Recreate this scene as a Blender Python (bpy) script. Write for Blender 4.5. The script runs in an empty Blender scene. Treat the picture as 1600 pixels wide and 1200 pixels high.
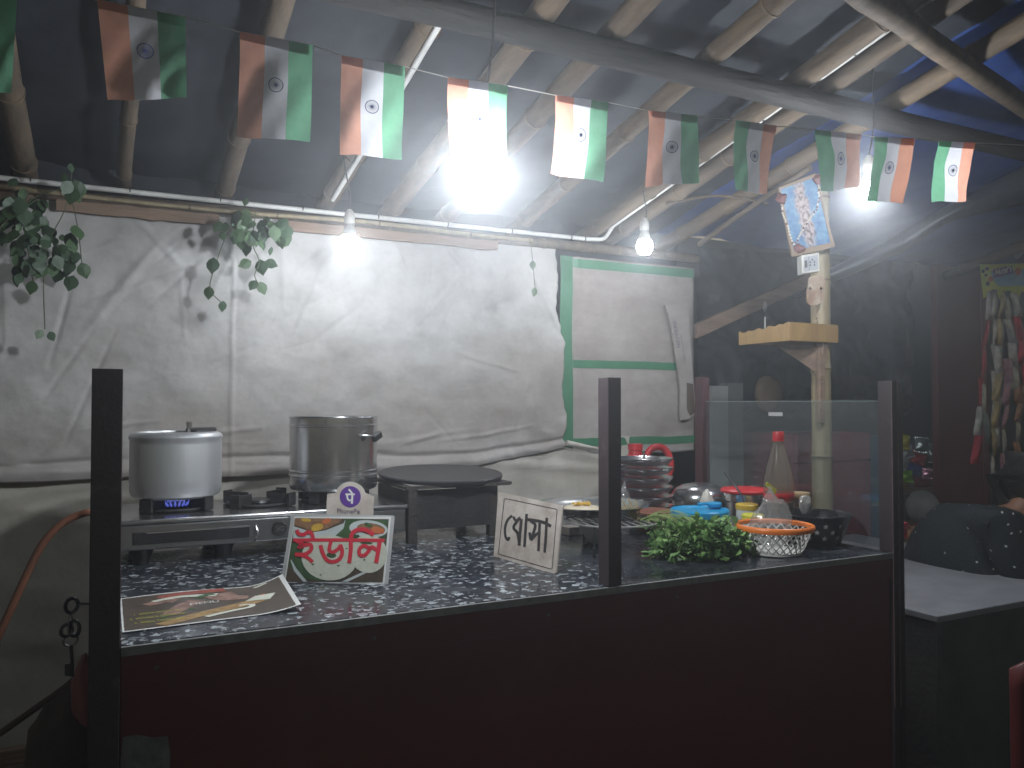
import bpy, bmesh, math, random
import numpy as np
from mathutils import Vector, Matrix, noise
random.seed(7)
V = Vector
S = bpy.context.scene
R_ = math.radians

# ------------------------------------------------------------------ camera, world, exposure
CAMZ, TH, PH, FPX = 1.2, R_(26.75), R_(1.36), 1260.0
cam_d = bpy.data.cameras.new('camera'); cam = bpy.data.objects.new('camera', cam_d)
S.collection.objects.link(cam); S.camera = cam
cam.location = (0, 0, CAMZ); cam.rotation_euler = (math.pi/2 + PH, 0, -TH)
cam_d.sensor_width = 36; cam_d.lens = 36*FPX/1600; cam_d.clip_start = .02; cam_d.clip_end = 200
W = bpy.data.worlds.new('World'); S.world = W; W.use_nodes = True
wn = W.node_tree.nodes; bg = wn['Background']; sky = wn.new('ShaderNodeTexSky')
sky.sky_type = 'NISHITA'; sky.sun_disc = False; sky.sun_elevation = R_(2.5); sky.sun_rotation = R_(15)
W.node_tree.links.new(sky.outputs[0], bg.inputs[0]); bg.inputs[1].default_value = .11
S.view_settings.view_transform = 'Standard'; S.view_settings.look = 'None'
S.view_settings.gamma = 1; S.view_settings.use_curve_mapping = False
S.view_settings.exposure = 0.0
S.cycles.use_denoising = True; S.cycles.use_adaptive_sampling = True; S.cycles.adaptive_threshold = .02; S.cycles.sample_clamp_indirect = 4; S.cycles.max_bounces = 6
S.cycles.transparent_max_bounces = 16; S.cycles.volume_bounces = 0
BULB_E = 420.0
HAZE = 0.048

# ------------------------------------------------------------------ photograph-to-place geometry (points on real planes)
_fh = V((math.sin(TH), math.cos(TH), 0)); _z = V((0, 0, 1))
_F = _fh*math.cos(PH)+_z*math.sin(PH); _U = -_fh*math.sin(PH)+_z*math.cos(PH); _R = V((math.cos(TH), -math.sin(TH), 0))
_C = V((0, 0, CAMZ))
def ray(u, v): return _F+_R*((u-800)/FPX)+_U*((600-v)/FPX)
def P(u, v, **k):
    d = ray(u, v); (a, val), = k.items()
    if a == 'D': return _C+d*val
    i = 'XYZ'.index(a); return _C+d*((val-_C[i])/d[i])
def PP(u, v, p0, n):
    d = ray(u, v); return _C+d*((p0-_C).dot(n)/d.dot(n))
def depth(p): return (V(p)-_C).dot(_F)
RS, RZ, YW = .2055, 1.915, 2.85            # roof slope, rafter height at the wall, wall plane
def roofz(y): return RZ+RS*(YW-y)
def PR(u, v, off=0): return PP(u, v, V((0, YW, RZ+off)), V((0, RS, 1)))

# ------------------------------------------------------------------ materials
MATS = {}
def pm(name, c1, c2=None, scale=8., rough=.6, metal=0., bump=0., bscale=60., stretch=(1, 1, 1), detail=4., lo=.35, hi=.65, **kw):
    m = bpy.data.materials.new(name); m.use_nodes = True; nt = m.node_tree; b = nt.nodes['Principled BSDF']
    L = nt.links.new
    def setc(c): return (*c, 1) if len(c) == 3 else c
    b.inputs['Base Color'].default_value = setc(c1); b.inputs['Roughness'].default_value = rough; b.inputs['Metallic'].default_value = metal
    tc = nt.nodes.new('ShaderNodeTexCoord'); mp = nt.nodes.new('ShaderNodeMapping'); L(tc.outputs['Object'], mp.inputs[0])
    mp.inputs['Scale'].default_value = stretch
    if c2 is not None:
        n = nt.nodes.new('ShaderNodeTexNoise'); n.inputs['Scale'].default_value = scale; n.inputs['Detail'].default_value = detail; n.inputs['Roughness'].default_value = .65
        L(mp.outputs[0], n.inputs['Vector'])
        r = nt.nodes.new('ShaderNodeValToRGB'); r.color_ramp.elements[0].position = lo; r.color_ramp.elements[1].position = hi
        r.color_ramp.elements[0].color = setc(c1); r.color_ramp.elements[1].color = setc(c2)
        L(n.outputs['Fac'], r.inputs[0]); L(r.outputs[0], b.inputs['Base Color'])
    if bump:
        n2 = nt.nodes.new('ShaderNodeTexNoise'); n2.inputs['Scale'].default_value = bscale; n2.inputs['Detail'].default_value = 5
        L(mp.outputs[0], n2.inputs['Vector'])
        bu = nt.nodes.new('ShaderNodeBump'); bu.inputs['Strength'].default_value = bump; bu.inputs['Distance'].default_value = .01
        L(n2.outputs['Fac'], bu.inputs['Height']); L(bu.outputs[0], b.inputs['Normal'])
    for k, v in kw.items(): b.inputs[k.replace('_', ' ')].default_value = v
    MATS[name] = m; return m
def emis(name, col, strength):
    m = bpy.data.materials.new(name); m.use_nodes = True; nt = m.node_tree; b = nt.nodes['Principled BSDF']
    b.inputs['Base Color'].default_value = (.8, .8, .8, 1); b.inputs['Emission Color'].default_value = (*col, 1); b.inputs['Emission Strength'].default_value = strength
    MATS[name] = m; return m
def paper(name, c1, c2, transl=.45, scale=30):
    m = pm(name, c1, c2, scale=scale, rough=.85, bump=.15, bscale=25); nt = m.node_tree; b = nt.nodes['Principled BSDF']
    t = nt.nodes.new('ShaderNodeBsdfTranslucent'); mx = nt.nodes.new('ShaderNodeMixShader'); mx.inputs[0].default_value = transl
    src = b.inputs['Base Color'].links[0].from_socket
    nt.links.new(src, t.inputs[0]); nt.links.new(b.outputs[0], mx.inputs[1]); nt.links.new(t.outputs[0], mx.inputs[2])
    nt.links.new(mx.outputs[0], nt.nodes['Material Output'].inputs[0]); return m
def glassy(name, col, gloss=.12, rough=.04, haze=0., hazecol=(.5, .5, .5), bump=0., bscale=40):
    m = bpy.data.materials.new(name); m.use_nodes = True; nt = m.node_tree; nt.nodes.remove(nt.nodes['Principled BSDF'])
    L = nt.links.new; out = nt.nodes['Material Output']
    tr = nt.nodes.new('ShaderNodeBsdfTransparent'); tr.inputs[0].default_value = (*col, 1)
    gl = nt.nodes.new('ShaderNodeBsdfGlossy'); gl.inputs['Roughness'].default_value = rough
    lw = nt.nodes.new('ShaderNodeLayerWeight'); fr = nt.nodes.new('ShaderNodeMath'); fr.operation = 'POWER'; fr.inputs[1].default_value = 5; L(lw.outputs['Facing'], fr.inputs[0])
    mx = nt.nodes.new('ShaderNodeMixShader'); ad = nt.nodes.new('ShaderNodeMath'); ad.operation = 'ADD'; ad.inputs[1].default_value = gloss*.6; ad.use_clamp = True
    L(fr.outputs[0], ad.inputs[0]); L(ad.outputs[0], mx.inputs[0]); L(tr.outputs[0], mx.inputs[1]); L(gl.outputs[0], mx.inputs[2])
    last = mx
    if haze:
        df = nt.nodes.new('ShaderNodeBsdfDiffuse'); df.inputs[0].default_value = (*hazecol, 1)
        m2 = nt.nodes.new('ShaderNodeMixShader'); m2.inputs[0].default_value = haze
        L(mx.outputs[0], m2.inputs[1]); L(df.outputs[0], m2.inputs[2]); last = m2
    if bump:
        tc = nt.nodes.new('ShaderNodeTexCoord'); n2 = nt.nodes.new('ShaderNodeTexNoise'); n2.inputs['Scale'].default_value = bscale
        L(tc.outputs['Object'], n2.inputs['Vector']); bu = nt.nodes.new('ShaderNodeBump'); bu.inputs['Strength'].default_value = bump; bu.inputs['Distance'].default_value = .01
        L(n2.outputs['Fac'], bu.inputs['Height']); L(bu.outputs[0], gl.inputs['Normal'])
    L(last.outputs[0], out.inputs[0]); MATS[name] = m; return m

# ------------------------------------------------------------------ mesh builder
ORG = {}
class MB:
    def __init__(s): s.v = []; s.f = []
    def add(s, vs, fs):
        o = len(s.v); s.v += [V(p) for p in vs]; s.f += [tuple(i+o for i in f) for f in fs]; return s
    def box(s, x0, x1, y0, y1, z0, z1, m=None):
        vs = [V((x, y, z)) for z in (z0, z1) for y in (y0, y1) for x in (x0, x1)]
        if m is not None: vs = [m @ p for p in vs]
        return s.add(vs, [(0, 2, 3, 1), (4, 5, 7, 6), (0, 1, 5, 4), (2, 6, 7, 3), (0, 4, 6, 2), (1, 3, 7, 5)])
    def tube(s, path, r, n=8, cap=True, squash=1.):
        path = [V(p) for p in path]; k = len(path); rr = r if isinstance(r, (list, tuple)) else [r]*k
        vs = []; fs = []; prev = None
        for i, p in enumerate(path):
            t = (path[min(i+1, k-1)]-path[max(i-1, 0)]).normalized()
            if prev is None: a = t.orthogonal().normalized()
            else: a = (prev-t*prev.dot(t)).normalized()
            prev = a; b = t.cross(a)
            for j in range(n):
                q = 2*math.pi*j/n; vs.append(p+(a*math.cos(q)*squash+b*math.sin(q))*rr[i])
        for i in range(k-1):
            for j in range(n):
                j2 = (j+1) % n; fs.append((i*n+j, i*n+j2, (i+1)*n+j2, (i+1)*n+j))
        if cap: fs.append(tuple(range(n))[::-1]); fs.append(tuple((k-1)*n+j for j in range(n)))
        return s.add(vs, fs)
    def lathe(s, prof, c=(0, 0, 0), n=28, m=None, cap=True):
        c = V(c); vs = []; fs = []; k = len(prof)
        for r, z in prof:
            for j in range(n):
                q = 2*math.pi*j/n; p = V((r*math.cos(q), r*math.sin(q), z))
                if m is not None: p = m @ p
                vs.append(p+c)
        for i in range(k-1):
            for j in range(n):
                j2 = (j+1) % n; fs.append((i*n+j, i*n+j2, (i+1)*n+j2, (i+1)*n+j))
        if cap:
            if prof[0][0] > 1e-5: fs.append(tuple(range(n))[::-1])
            if prof[-1][0] > 1e-5: fs.append(tuple((k-1)*n+j for j in range(n)))
        return s.add(vs, fs)
    def grid(s, fn, nu, nv):
        vs = [fn(i/nu, j/nv) for j in range(nv+1) for i in range(nu+1)]; w = nu+1
        return s.add(vs, [(j*w+i, j*w+i+1, (j+1)*w+i+1, (j+1)*w+i) for j in range(nv) for i in range(nu)])
    def prism(s, pts, off):
        pts = [V(p) for p in pts]; k = len(pts); off = V(off)
        return s.add(pts+[p+off for p in pts], [tuple(range(k))[::-1], tuple(range(k, 2*k))]+[(i, (i+1) % k, k+(i+1) % k, k+i) for i in range(k)])
    def poly(s, pts): return s.add(pts, [tuple(range(len(pts)))])
    def build(s, name, mat, parent=None, smooth=None, bevel=0., solid=0., loc=None):
        org = V(loc) if loc is not None else (ORG[parent.name] if parent else V((0, 0, 0)))
        me = bpy.data.meshes.new(name); me.from_pydata([tuple(p-org) for p in s.v], [], s.f)
        bm = bmesh.new(); bm.from_mesh(me); bmesh.ops.recalc_face_normals(bm, faces=bm.faces); bm.to_mesh(me); bm.free()
        if smooth: me.shade_smooth(); me.set_sharp_from_angle(angle=R_(smooth))
        me.materials.append(MATS[mat] if isinstance(mat, str) else mat)
        o = bpy.data.objects.new(name, me); S.collection.objects.link(o); ORG[o.name] = org
        if parent: o.parent = parent
        else: o.location = org
        if solid:
            d = o.modifiers.new('s', 'SOLIDIFY'); d.thickness = solid; d.offset = 0
        if bevel:
            b = o.modifiers.new('b', 'BEVEL'); b.width = bevel; b.segments = 2; b.limit_method = 'ANGLE'; b.angle_limit = R_(40)
        return o
def tag(o, label, cat, group=None, kind=None):
    o['label'] = label; o['category'] = cat
    if group: o['group'] = group
    if kind: o['kind'] = kind
    return o
def struct(o): o['kind'] = 'structure'; return o
def thing(name, label, cat, loc=(0, 0, 0), group=None):
    o = bpy.data.objects.new(name, None); S.collection.objects.link(o); o.empty_display_size = .05
    o.location = loc; ORG[o.name] = V(loc); return tag(o, label, cat, group)
def nz(p, sc=1.): return noise.noise(V(p)*sc)
def fr(p, sc=1., o=4): return noise.fractal(V(p)*sc, 1., 2., o)
def ridge(p, sc=1.): return 1-abs(noise.noise(V(p)*sc))*2
def smooth_path(pts, n=6):
    pts = [V(p) for p in pts]; out = []
    for i in range(len(pts)-1):
        p0 = pts[max(i-1, 0)]; p1 = pts[i]; p2 = pts[i+1]; p3 = pts[min(i+2, len(pts)-1)]
        for k in range(n):
            t = k/n; out.append(.5*((2*p1)+(p2-p0)*t+(2*p0-5*p1+4*p2-p3)*t*t+(3*p1-p0-3*p2+p3)*t**3))
    out.append(pts[-1]); return out
# flat print on a card: photograph points carried onto the card's own plane
class Card:
    def __init__(s, p0, n, cx=0, cy=0, k=1.):
        s.p0 = V(p0); s.n = V(n).normalized()
        if s.n.dot(_C-s.p0) < 0: s.n = -s.n
        s.cx, s.cy, s.k = cx, cy, k
    def at(s, x, y, h=0.): return PP(s.cx+x/s.k, s.cy+y/s.k, s.p0, s.n)+s.n*h
    def stroke(s, mb, pts, w, h, taper=None, sm=5):
        q = smooth_path([V((x, y, 0)) for x, y in pts], sm) if len(pts) > 2 else [V((x, y, 0)) for x, y in pts]
        k = len(q); L = []; Rr = []
        for i, p in enumerate(q):
            t = (q[min(i+1, k-1)]-q[max(i-1, 0)]); t.normalize(); nn = V((-t.y, t.x, 0))
            ww = w/2 if taper is None else w/2*(taper[0]+(taper[1]-taper[0])*i/(k-1))
            L.append(p+nn*ww); Rr.append(p-nn*ww)
        vs = [s.at(p.x, p.y, h) for p in L]+[s.at(p.x, p.y, h) for p in Rr]
        mb.add(vs, [(i, i+1, k+i+1, k+i) for i in range(k-1)])
    def ellipse(s, mb, x, y, a, b, h, rot=0, n=28):
        c, d = math.cos(rot), math.sin(rot)
        mb.poly([s.at(x+a*math.cos(t)*c-b*math.sin(t)*d, y+a*math.cos(t)*d+b*math.sin(t)*c, h) for t in [2*math.pi*i/n for i in range(n)]])
    def poly(s, mb, pts, h): mb.poly([s.at(x, y, h) for x, y in pts])
def text_mesh(body, size):
    c = bpy.data.curves.new('t', 'FONT'); c.body = body; c.size = size; c.align_x = 'CENTER'
    o = bpy.data.objects.new('t', c); S.collection.objects.link(o); bpy.context.view_layer.update()
    me = bpy.data.meshes.new_from_object(o.evaluated_get(bpy.context.evaluated_depsgraph_get()))
    vs = [v.co.copy() for v in me.vertices]; fs = [tuple(p.vertices) for p in me.polygons]
    bpy.data.objects.remove(o); bpy.data.curves.remove(c); bpy.data.meshes.remove(me); return vs, fs
def put_text(mb, body, size, org, ex, ey, h=None):
    vs, fs = text_mesh(body, size); mb.add([V(org)+V(ex)*p.x+V(ey)*p.y+(h or V((0, 0, 0))) for p in vs], fs)

# materials of the place
pm('soil', (.035, .03, .026), (.06, .052, .045), 3, .95, bump=.6, bscale=40)
pm('laminate', (.15, .026, .022), (.20, .07, .06), 3.2, .4, bump=.05, bscale=120, detail=9, lo=.52, hi=.92)
pm('post_paint', (.040, .027, .030), (.11, .085, .08), 26, .45, bump=.08, bscale=150, lo=.60, hi=.78, detail=8)
pm('post_edge', (.16, .1, .1), (.1, .06, .06), 30, .5)
pm('bamboo', (.145, .104, .067), (.075, .055, .038), 9, .8, bump=.25, bscale=30, stretch=(3, .6, 3))
pm('bamboo_dark', (.13, .095, .064), (.065, .048, .035), 9, .8, bump=.25, bscale=30, stretch=(3, .6, 3))
pm('bamboo_pale', (.33, .27, .165), (.23, .18, .105), 10, .5, bump=.2, bscale=40, stretch=(3, 3, .5))
pm('bamboo_joint', (.11, .08, .05), (.16, .12, .075), 40, .7)
pm('beam_wood', (.02, .018, .017), (.012, .011, .010), 8, .8, bump=.5, bscale=30, stretch=(.4, 3, 3))
pm('old_wood', (.27, .18, .125), (.17, .115, .085), 10, .75, bump=.4, bscale=40, stretch=(.3, 3, 3))
pm('shelf_wood', (.30, .185, .065), (.22, .13, .045), 9, .55, bump=.2, bscale=50, stretch=(3, 3, .6))
pm('plastic_black', (.018, .021, .027), (.032, .036, .044), 6, .3, bump=.5, bscale=22)
pm('roof_sheet', (.026, .030, .038), (.042, .047, .057), 5, .65, bump=.25, bscale=16, Specular_IOR_Level=.25)
pm('roof_blue', (.03, .07, .24), (.045, .095, .32), 6, .45, bump=.4, bscale=18)
pm('pvc', (.62, .62, .6), (.5, .49, .47), 14, .45)
pm('tie', (.03, .03, .03), rough=.6)
pm('wire', (.05, .05, .05), rough=.5)
pm('post_maroon', (.075, .03, .034), (.055, .022, .025), 12, .5)
pm('stain_red', (.14, .022, .025), (.10, .016, .018), 5, .55, bump=.1)
pm('steel', (.70, .70, .71), (.58, .58, .59), 12, .2, .96, bump=.03, bscale=200)
pm('rod_steel', (.72, .70, .69), (.6, .58, .57), 30, .38, .8)
pm('steel_dull', (.42, .42, .43), (.33, .33, .34), 9, .34, 1., bump=.04, bscale=160)
pm('steel_dirty', (.30, .29, .29), (.16, .15, .15), 14, .3, 1., bump=.05, bscale=120)
pm('aluminium', (.72, .73, .75), (.56, .57, .59), 7, .42, .75, bump=.04, bscale=120, stretch=(1, 1, .15))
pm('soot', (.012, .012, .013), (.022, .021, .021), 20, .6, bump=.3, bscale=90)
pm('iron', (.018, .018, .02), (.03, .03, .033), 12, .36, bump=.12, bscale=140)
pm('iron_rust', (.045, .036, .03), (.022, .02, .019), 18, .7, bump=.4, bscale=90)
pm('black_plastic', (.015, .015, .016), rough=.4)
pm('white_card', (.62, .60, .55), (.52, .49, .43), 22, .7, bump=.05)
pm('dirty_card', (.52, .47, .42), (.30, .24, .20), 14, .75, bump=.1, lo=.4, hi=.75)
pm('laminate_clear', (.46, .46, .46), (.4, .4, .4), 20, .3)
pm('print_white', (.70, .70, .68), rough=.5)
pm('print_red', (.62, .03, .055), rough=.5)
pm('print_black', (.03, .026, .026), rough=.6)
pm('print_purple', (.10, .035, .25), rough=.5)
pm('print_text', (.12, .10, .15), rough=.5)
pm('food_green', (.06, .12, .045), (.03, .065, .03), 60, .5)
pm('food_dark', (.06, .045, .035), (.09, .065, .045), 40, .5)
pm('food_idli', (.60, .61, .52), (.52, .53, .43), 60, .6)
pm('food_bowl', (.55, .60, .60), (.48, .52, .52), 30, .4)
pm('food_sauce', (.30, .17, .09), (.18, .09, .05), 90, .5)
pm('food_yellow', (.66, .42, .06), (.5, .3, .05), 90, .5)
pm('food_orange', (.60, .17, .06), (.5, .13, .05), 90, .5)
pm('menu_brown', (.10, .075, .055), (.065, .05, .042), 14, .35)
pm('menu_pink', (.36, .21, .17), (.16, .09, .07), 60, .4)
pm('menu_roll', (.42, .27, .10), (.26, .15, .06), 50, .4)
pm('menu_red', (.36, .08, .06), (.25, .06, .04), 60, .4)
pm('menu_text', (.45, .48, .06), rough=.5)
pm('leaf', (.032, .066, .038), (.055, .095, .052), 20, .45)
pm('leaf_pale', (.045, .09, .04), (.065, .12, .05), 20, .45)
pm('stem', (.07, .09, .04), rough=.6)
pm('herb', (.13, .26, .065), (.24, .40, .13), 60, .5)
pm('herb_dark', (.06, .14, .035), (.12, .23, .07), 60, .5)
pm('herb_stem', (.22, .32, .10), (.30, .36, .14), 40, .5)
pm('herb_root', (.34, .26, .13), (.25, .18, .09), 60, .7)
pm('blue_plastic', (.01, .27, .52), (.012, .30, .57), 10, .35)
pm('blue_tub', (.12, .36, .40), (.10, .32, .38), 10, .4)
pm('red_plastic', (.55, .03, .035), (.48, .025, .03), 10, .35)
pm('orange_plastic', (.80, .20, .03), rough=.38)
pm('white_plastic', (.66, .66, .62), (.58, .58, .54), 20, .4)
pm('yellow_plastic', (.62, .42, .05), (.55, .36, .04), 20, .4)
pm('yellow_lime', (.55, .52, .06), rough=.4)
pm('enamel_black', (.014, .015, .017), (.02, .02, .022), 9, .25)
pm('enamel_white', (.55, .56, .54), (.48, .48, .46), 12, .25)
pm('star', (.42, .42, .40), rough=.5)
pm('cork', (.42, .30, .17), (.34, .24, .13), 30, .7)
pm('clay', (.28, .11, .07), (.2, .08, .05), 14, .7)
pm('cola', (.012, .006, .004), rough=.12)
pm('dosa', (.62, .55, .43), (.55, .46, .33), 40, .7)
pm('rubber_brown', (.21, .085, .045), (.15, .06, .035), 14, .55)
pm('rubber_dull', (.13, .075, .045), (.09, .055, .035), 14, .6)
pm('metal_key', (.12, .12, .12), (.06, .06, .06), 60, .4, .9)
pm('sack', (.10, .07, .055), (.07, .05, .04), 12, .8, bump=.3)
pm('sack_pink', (.36, .11, .11), (.25, .08, .08), 14, .6, bump=.3)
pm('old_paper', (.22, .22, .20), (.12, .12, .11), 30, .85, bump=.2)
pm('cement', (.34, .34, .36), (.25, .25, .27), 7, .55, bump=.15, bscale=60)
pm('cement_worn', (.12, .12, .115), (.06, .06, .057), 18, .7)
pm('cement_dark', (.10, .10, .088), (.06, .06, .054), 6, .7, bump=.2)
pm('chair_red', (.12, .02, .02), (.1, .018, .018), 6, .4)
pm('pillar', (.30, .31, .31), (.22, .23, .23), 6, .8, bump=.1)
pm('pillar_shaded', (.12, .125, .125), (.09, .095, .095), 6, .8, bump=.1)  # shaded copy of the pillar grey: corner shade put into the colour
pm('cabinet_red', (.27, .065, .09), (.20, .05, .07), 5, .45, bump=.05)
pm('panel_blue', (.02, .08, .16), rough=.5)
pm('dark_wall', (.022, .028, .026), (.015, .02, .018), 3, .85, bump=.3)
pm('cardboard', (.16, .11, .07), (.11, .075, .05), 8, .8)
pm('cloth_dark', (.012, .016, .019), (.017, .022, .026), 14, .85, bump=.3, bscale=90)
pm('cloth_dot', (.5, .5, .46), rough=.7)
pm('skin', (.26, .13, .08), (.22, .11, .065), 20, .55)
pm('hair', (.010, .009, .009), (.02, .018, .016), 60, .45, bump=.5, bscale=120, stretch=(1, 1, .2))
pm('bundle', (.30, .29, .28), (.24, .23, .22), 10, .6, bump=.25)
for nme, col in dict(pk_red=(.40, .03, .05), pk_gold=(.36, .27, .14), pk_silver=(.42, .40, .38), pk_pink=(.34, .17, .22), pk_yellow=(.62, .50, .04), pk_green=(.22, .52, .03), pk_blue=(.05, .10, .36), pk_white=(.42, .44, .48), pk_orange=(.40, .19, .11), pk_grey=(.16, .19, .18), pk_maroon=(.16, .03, .035)).items():
    pm(nme, tuple(min(.85, c*1.9) for c in col), tuple(c*1.1 for c in col), 26, .16, .55, bump=.7, bscale=34)
pm('hdr_yellow', (.62, .58, .04), (.42, .55, .06), 12, .4)
pm('hdr_blue', (.12, .32, .50), (.2, .4, .55), 20, .4)
pm('frame_wood', (.22, .145, .09), (.15, .10, .06), 14, .5, bump=.1, stretch=(3, 3, 1))
pm('art_pale', (.58, .46, .44), (.36, .27, .27), 50, .5)
pm('art_brown', (.16, .10, .09), (.30, .2, .17), 60, .5)
pm('flower', (.14, .03, .035), (.09, .03, .025), 30, .7)
pm('bead', (.55, .5, .42), rough=.5)
pm('switch_white', (.46, .45, .42), (.38, .36, .33), 20, .4)
pm('switch_grey', (.25, .26, .28), rough=.4)
pm('fitting', (.34, .28, .21), (.20, .11, .065), 26, .5)
pm('string', (.5, .48, .44), rough=.8)
pm('green_tape', (.035, .17, .085), (.05, .20, .11), 9, .5)
paper('flag_saffron', (.66, .33, .235), (.58, .28, .20), .26); paper('flag_white', (.62, .62, .65), (.55, .55, .59), .24); paper('flag_green', (.15, .38, .23), (.12, .32, .19), .26)
pm('flag_blue', (.05, .07, .25), rough=.8)
glassy('pane', (.86, .90, .90), .07, .02, haze=.045, hazecol=(.5, .56, .58))
glassy('pane_edge', (.5, .7, .65), .2, .1, haze=.5, hazecol=(.45, .55, .52))
glassy('poly_bag', (.95, .95, .95), .22, .10, haze=.13, hazecol=(.75, .75, .75), bump=.8, bscale=40)
glassy('bottle_clear', (.86, .80, .72), .14, .08, haze=.12, hazecol=(.6, .55, .45))
emis('flame', (.10, .16, 1.), .45); MATS['flame'].cycles.emission_sampling = 'NONE'

# granite with pale flecks
def granite(name, fleck, scale):
    m = pm(name, (.016, .019, .026), (.03, .034, .044), 18, .16); nt = m.node_tree; b = nt.nodes['Principled BSDF']; L = nt.links.new
    tc = nt.nodes.new('ShaderNodeTexCoord'); wob = nt.nodes.new('ShaderNodeTexNoise'); wob.inputs['Scale'].default_value = scale*1.2; wob.inputs['Detail'].default_value = 3
    L(tc.outputs['Object'], wob.inputs['Vector']); mixv = nt.nodes.new('ShaderNodeMix'); mixv.data_type = 'VECTOR'; mixv.inputs[0].default_value = .032
    L(tc.outputs['Object'], mixv.inputs[4]); L(wob.outputs['Color'], mixv.inputs[5])
    vo = nt.nodes.new('ShaderNodeTexVoronoi'); vo.inputs['Scale'].default_value = scale; L(mixv.outputs[1], vo.inputs['Vector'])
    # flecks of different size: distance below a threshold set by each cell's own random value
    sep = nt.nodes.new('ShaderNodeSeparateColor'); L(vo.outputs['Color'], sep.inputs[0])
    mul = nt.nodes.new('ShaderNodeMath'); mul.operation = 'MULTIPLY'; mul.inputs[1].default_value = fleck; L(sep.outputs[0], mul.inputs[0])
    sub = nt.nodes.new('ShaderNodeMath'); sub.operation = 'SUBTRACT'; L(mul.outputs[0], sub.inputs[0]); L(vo.outputs['Distance'], sub.inputs[1])
    rmp = nt.nodes.new('ShaderNodeMapRange'); rmp.inputs[1].default_value = -.03; rmp.inputs[2].default_value = .05; L(sub.outputs[0], rmp.inputs[0])
    mixc = nt.nodes.new('ShaderNodeMix'); mixc.data_type = 'RGBA'; L(rmp.outputs[0], mixc.inputs[0])
    src = b.inputs['Base Color'].links[0].from_socket; L(src, mixc.inputs[6])
    tint = nt.nodes.new('ShaderNodeValToRGB'); tint.color_ramp.elements[0].color = (.12, .135, .15, 1); tint.color_ramp.elements[1].color = (.40, .43, .46, 1)
    rn = nt.nodes.new('ShaderNodeTexNoise'); rn.inputs['Scale'].default_value = 9; rn.inputs['Detail'].default_value = 7; L(tc.outputs['Object'], rn.inputs['Vector']); rr0 = nt.nodes.new('ShaderNodeMapRange'); rr0.inputs[1].default_value = .38; rr0.inputs[2].default_value = .7; rr0.inputs[3].default_value = .10; rr0.inputs[4].default_value = .42; L(rn.outputs['Fac'], rr0.inputs[0]); L(rr0.outputs[0], b.inputs['Roughness'])
    L(sep.outputs[1], tint.inputs[0]); L(tint.outputs[0], mixc.inputs[7]); L(mixc.outputs[2], b.inputs['Base Color'])
granite('granite_fleck', .60, 56); granite('granite_plain', .34, 110)
pm('granite_edge', (.14, .14, .14), (.22, .22, .21), 40, .5)

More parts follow.
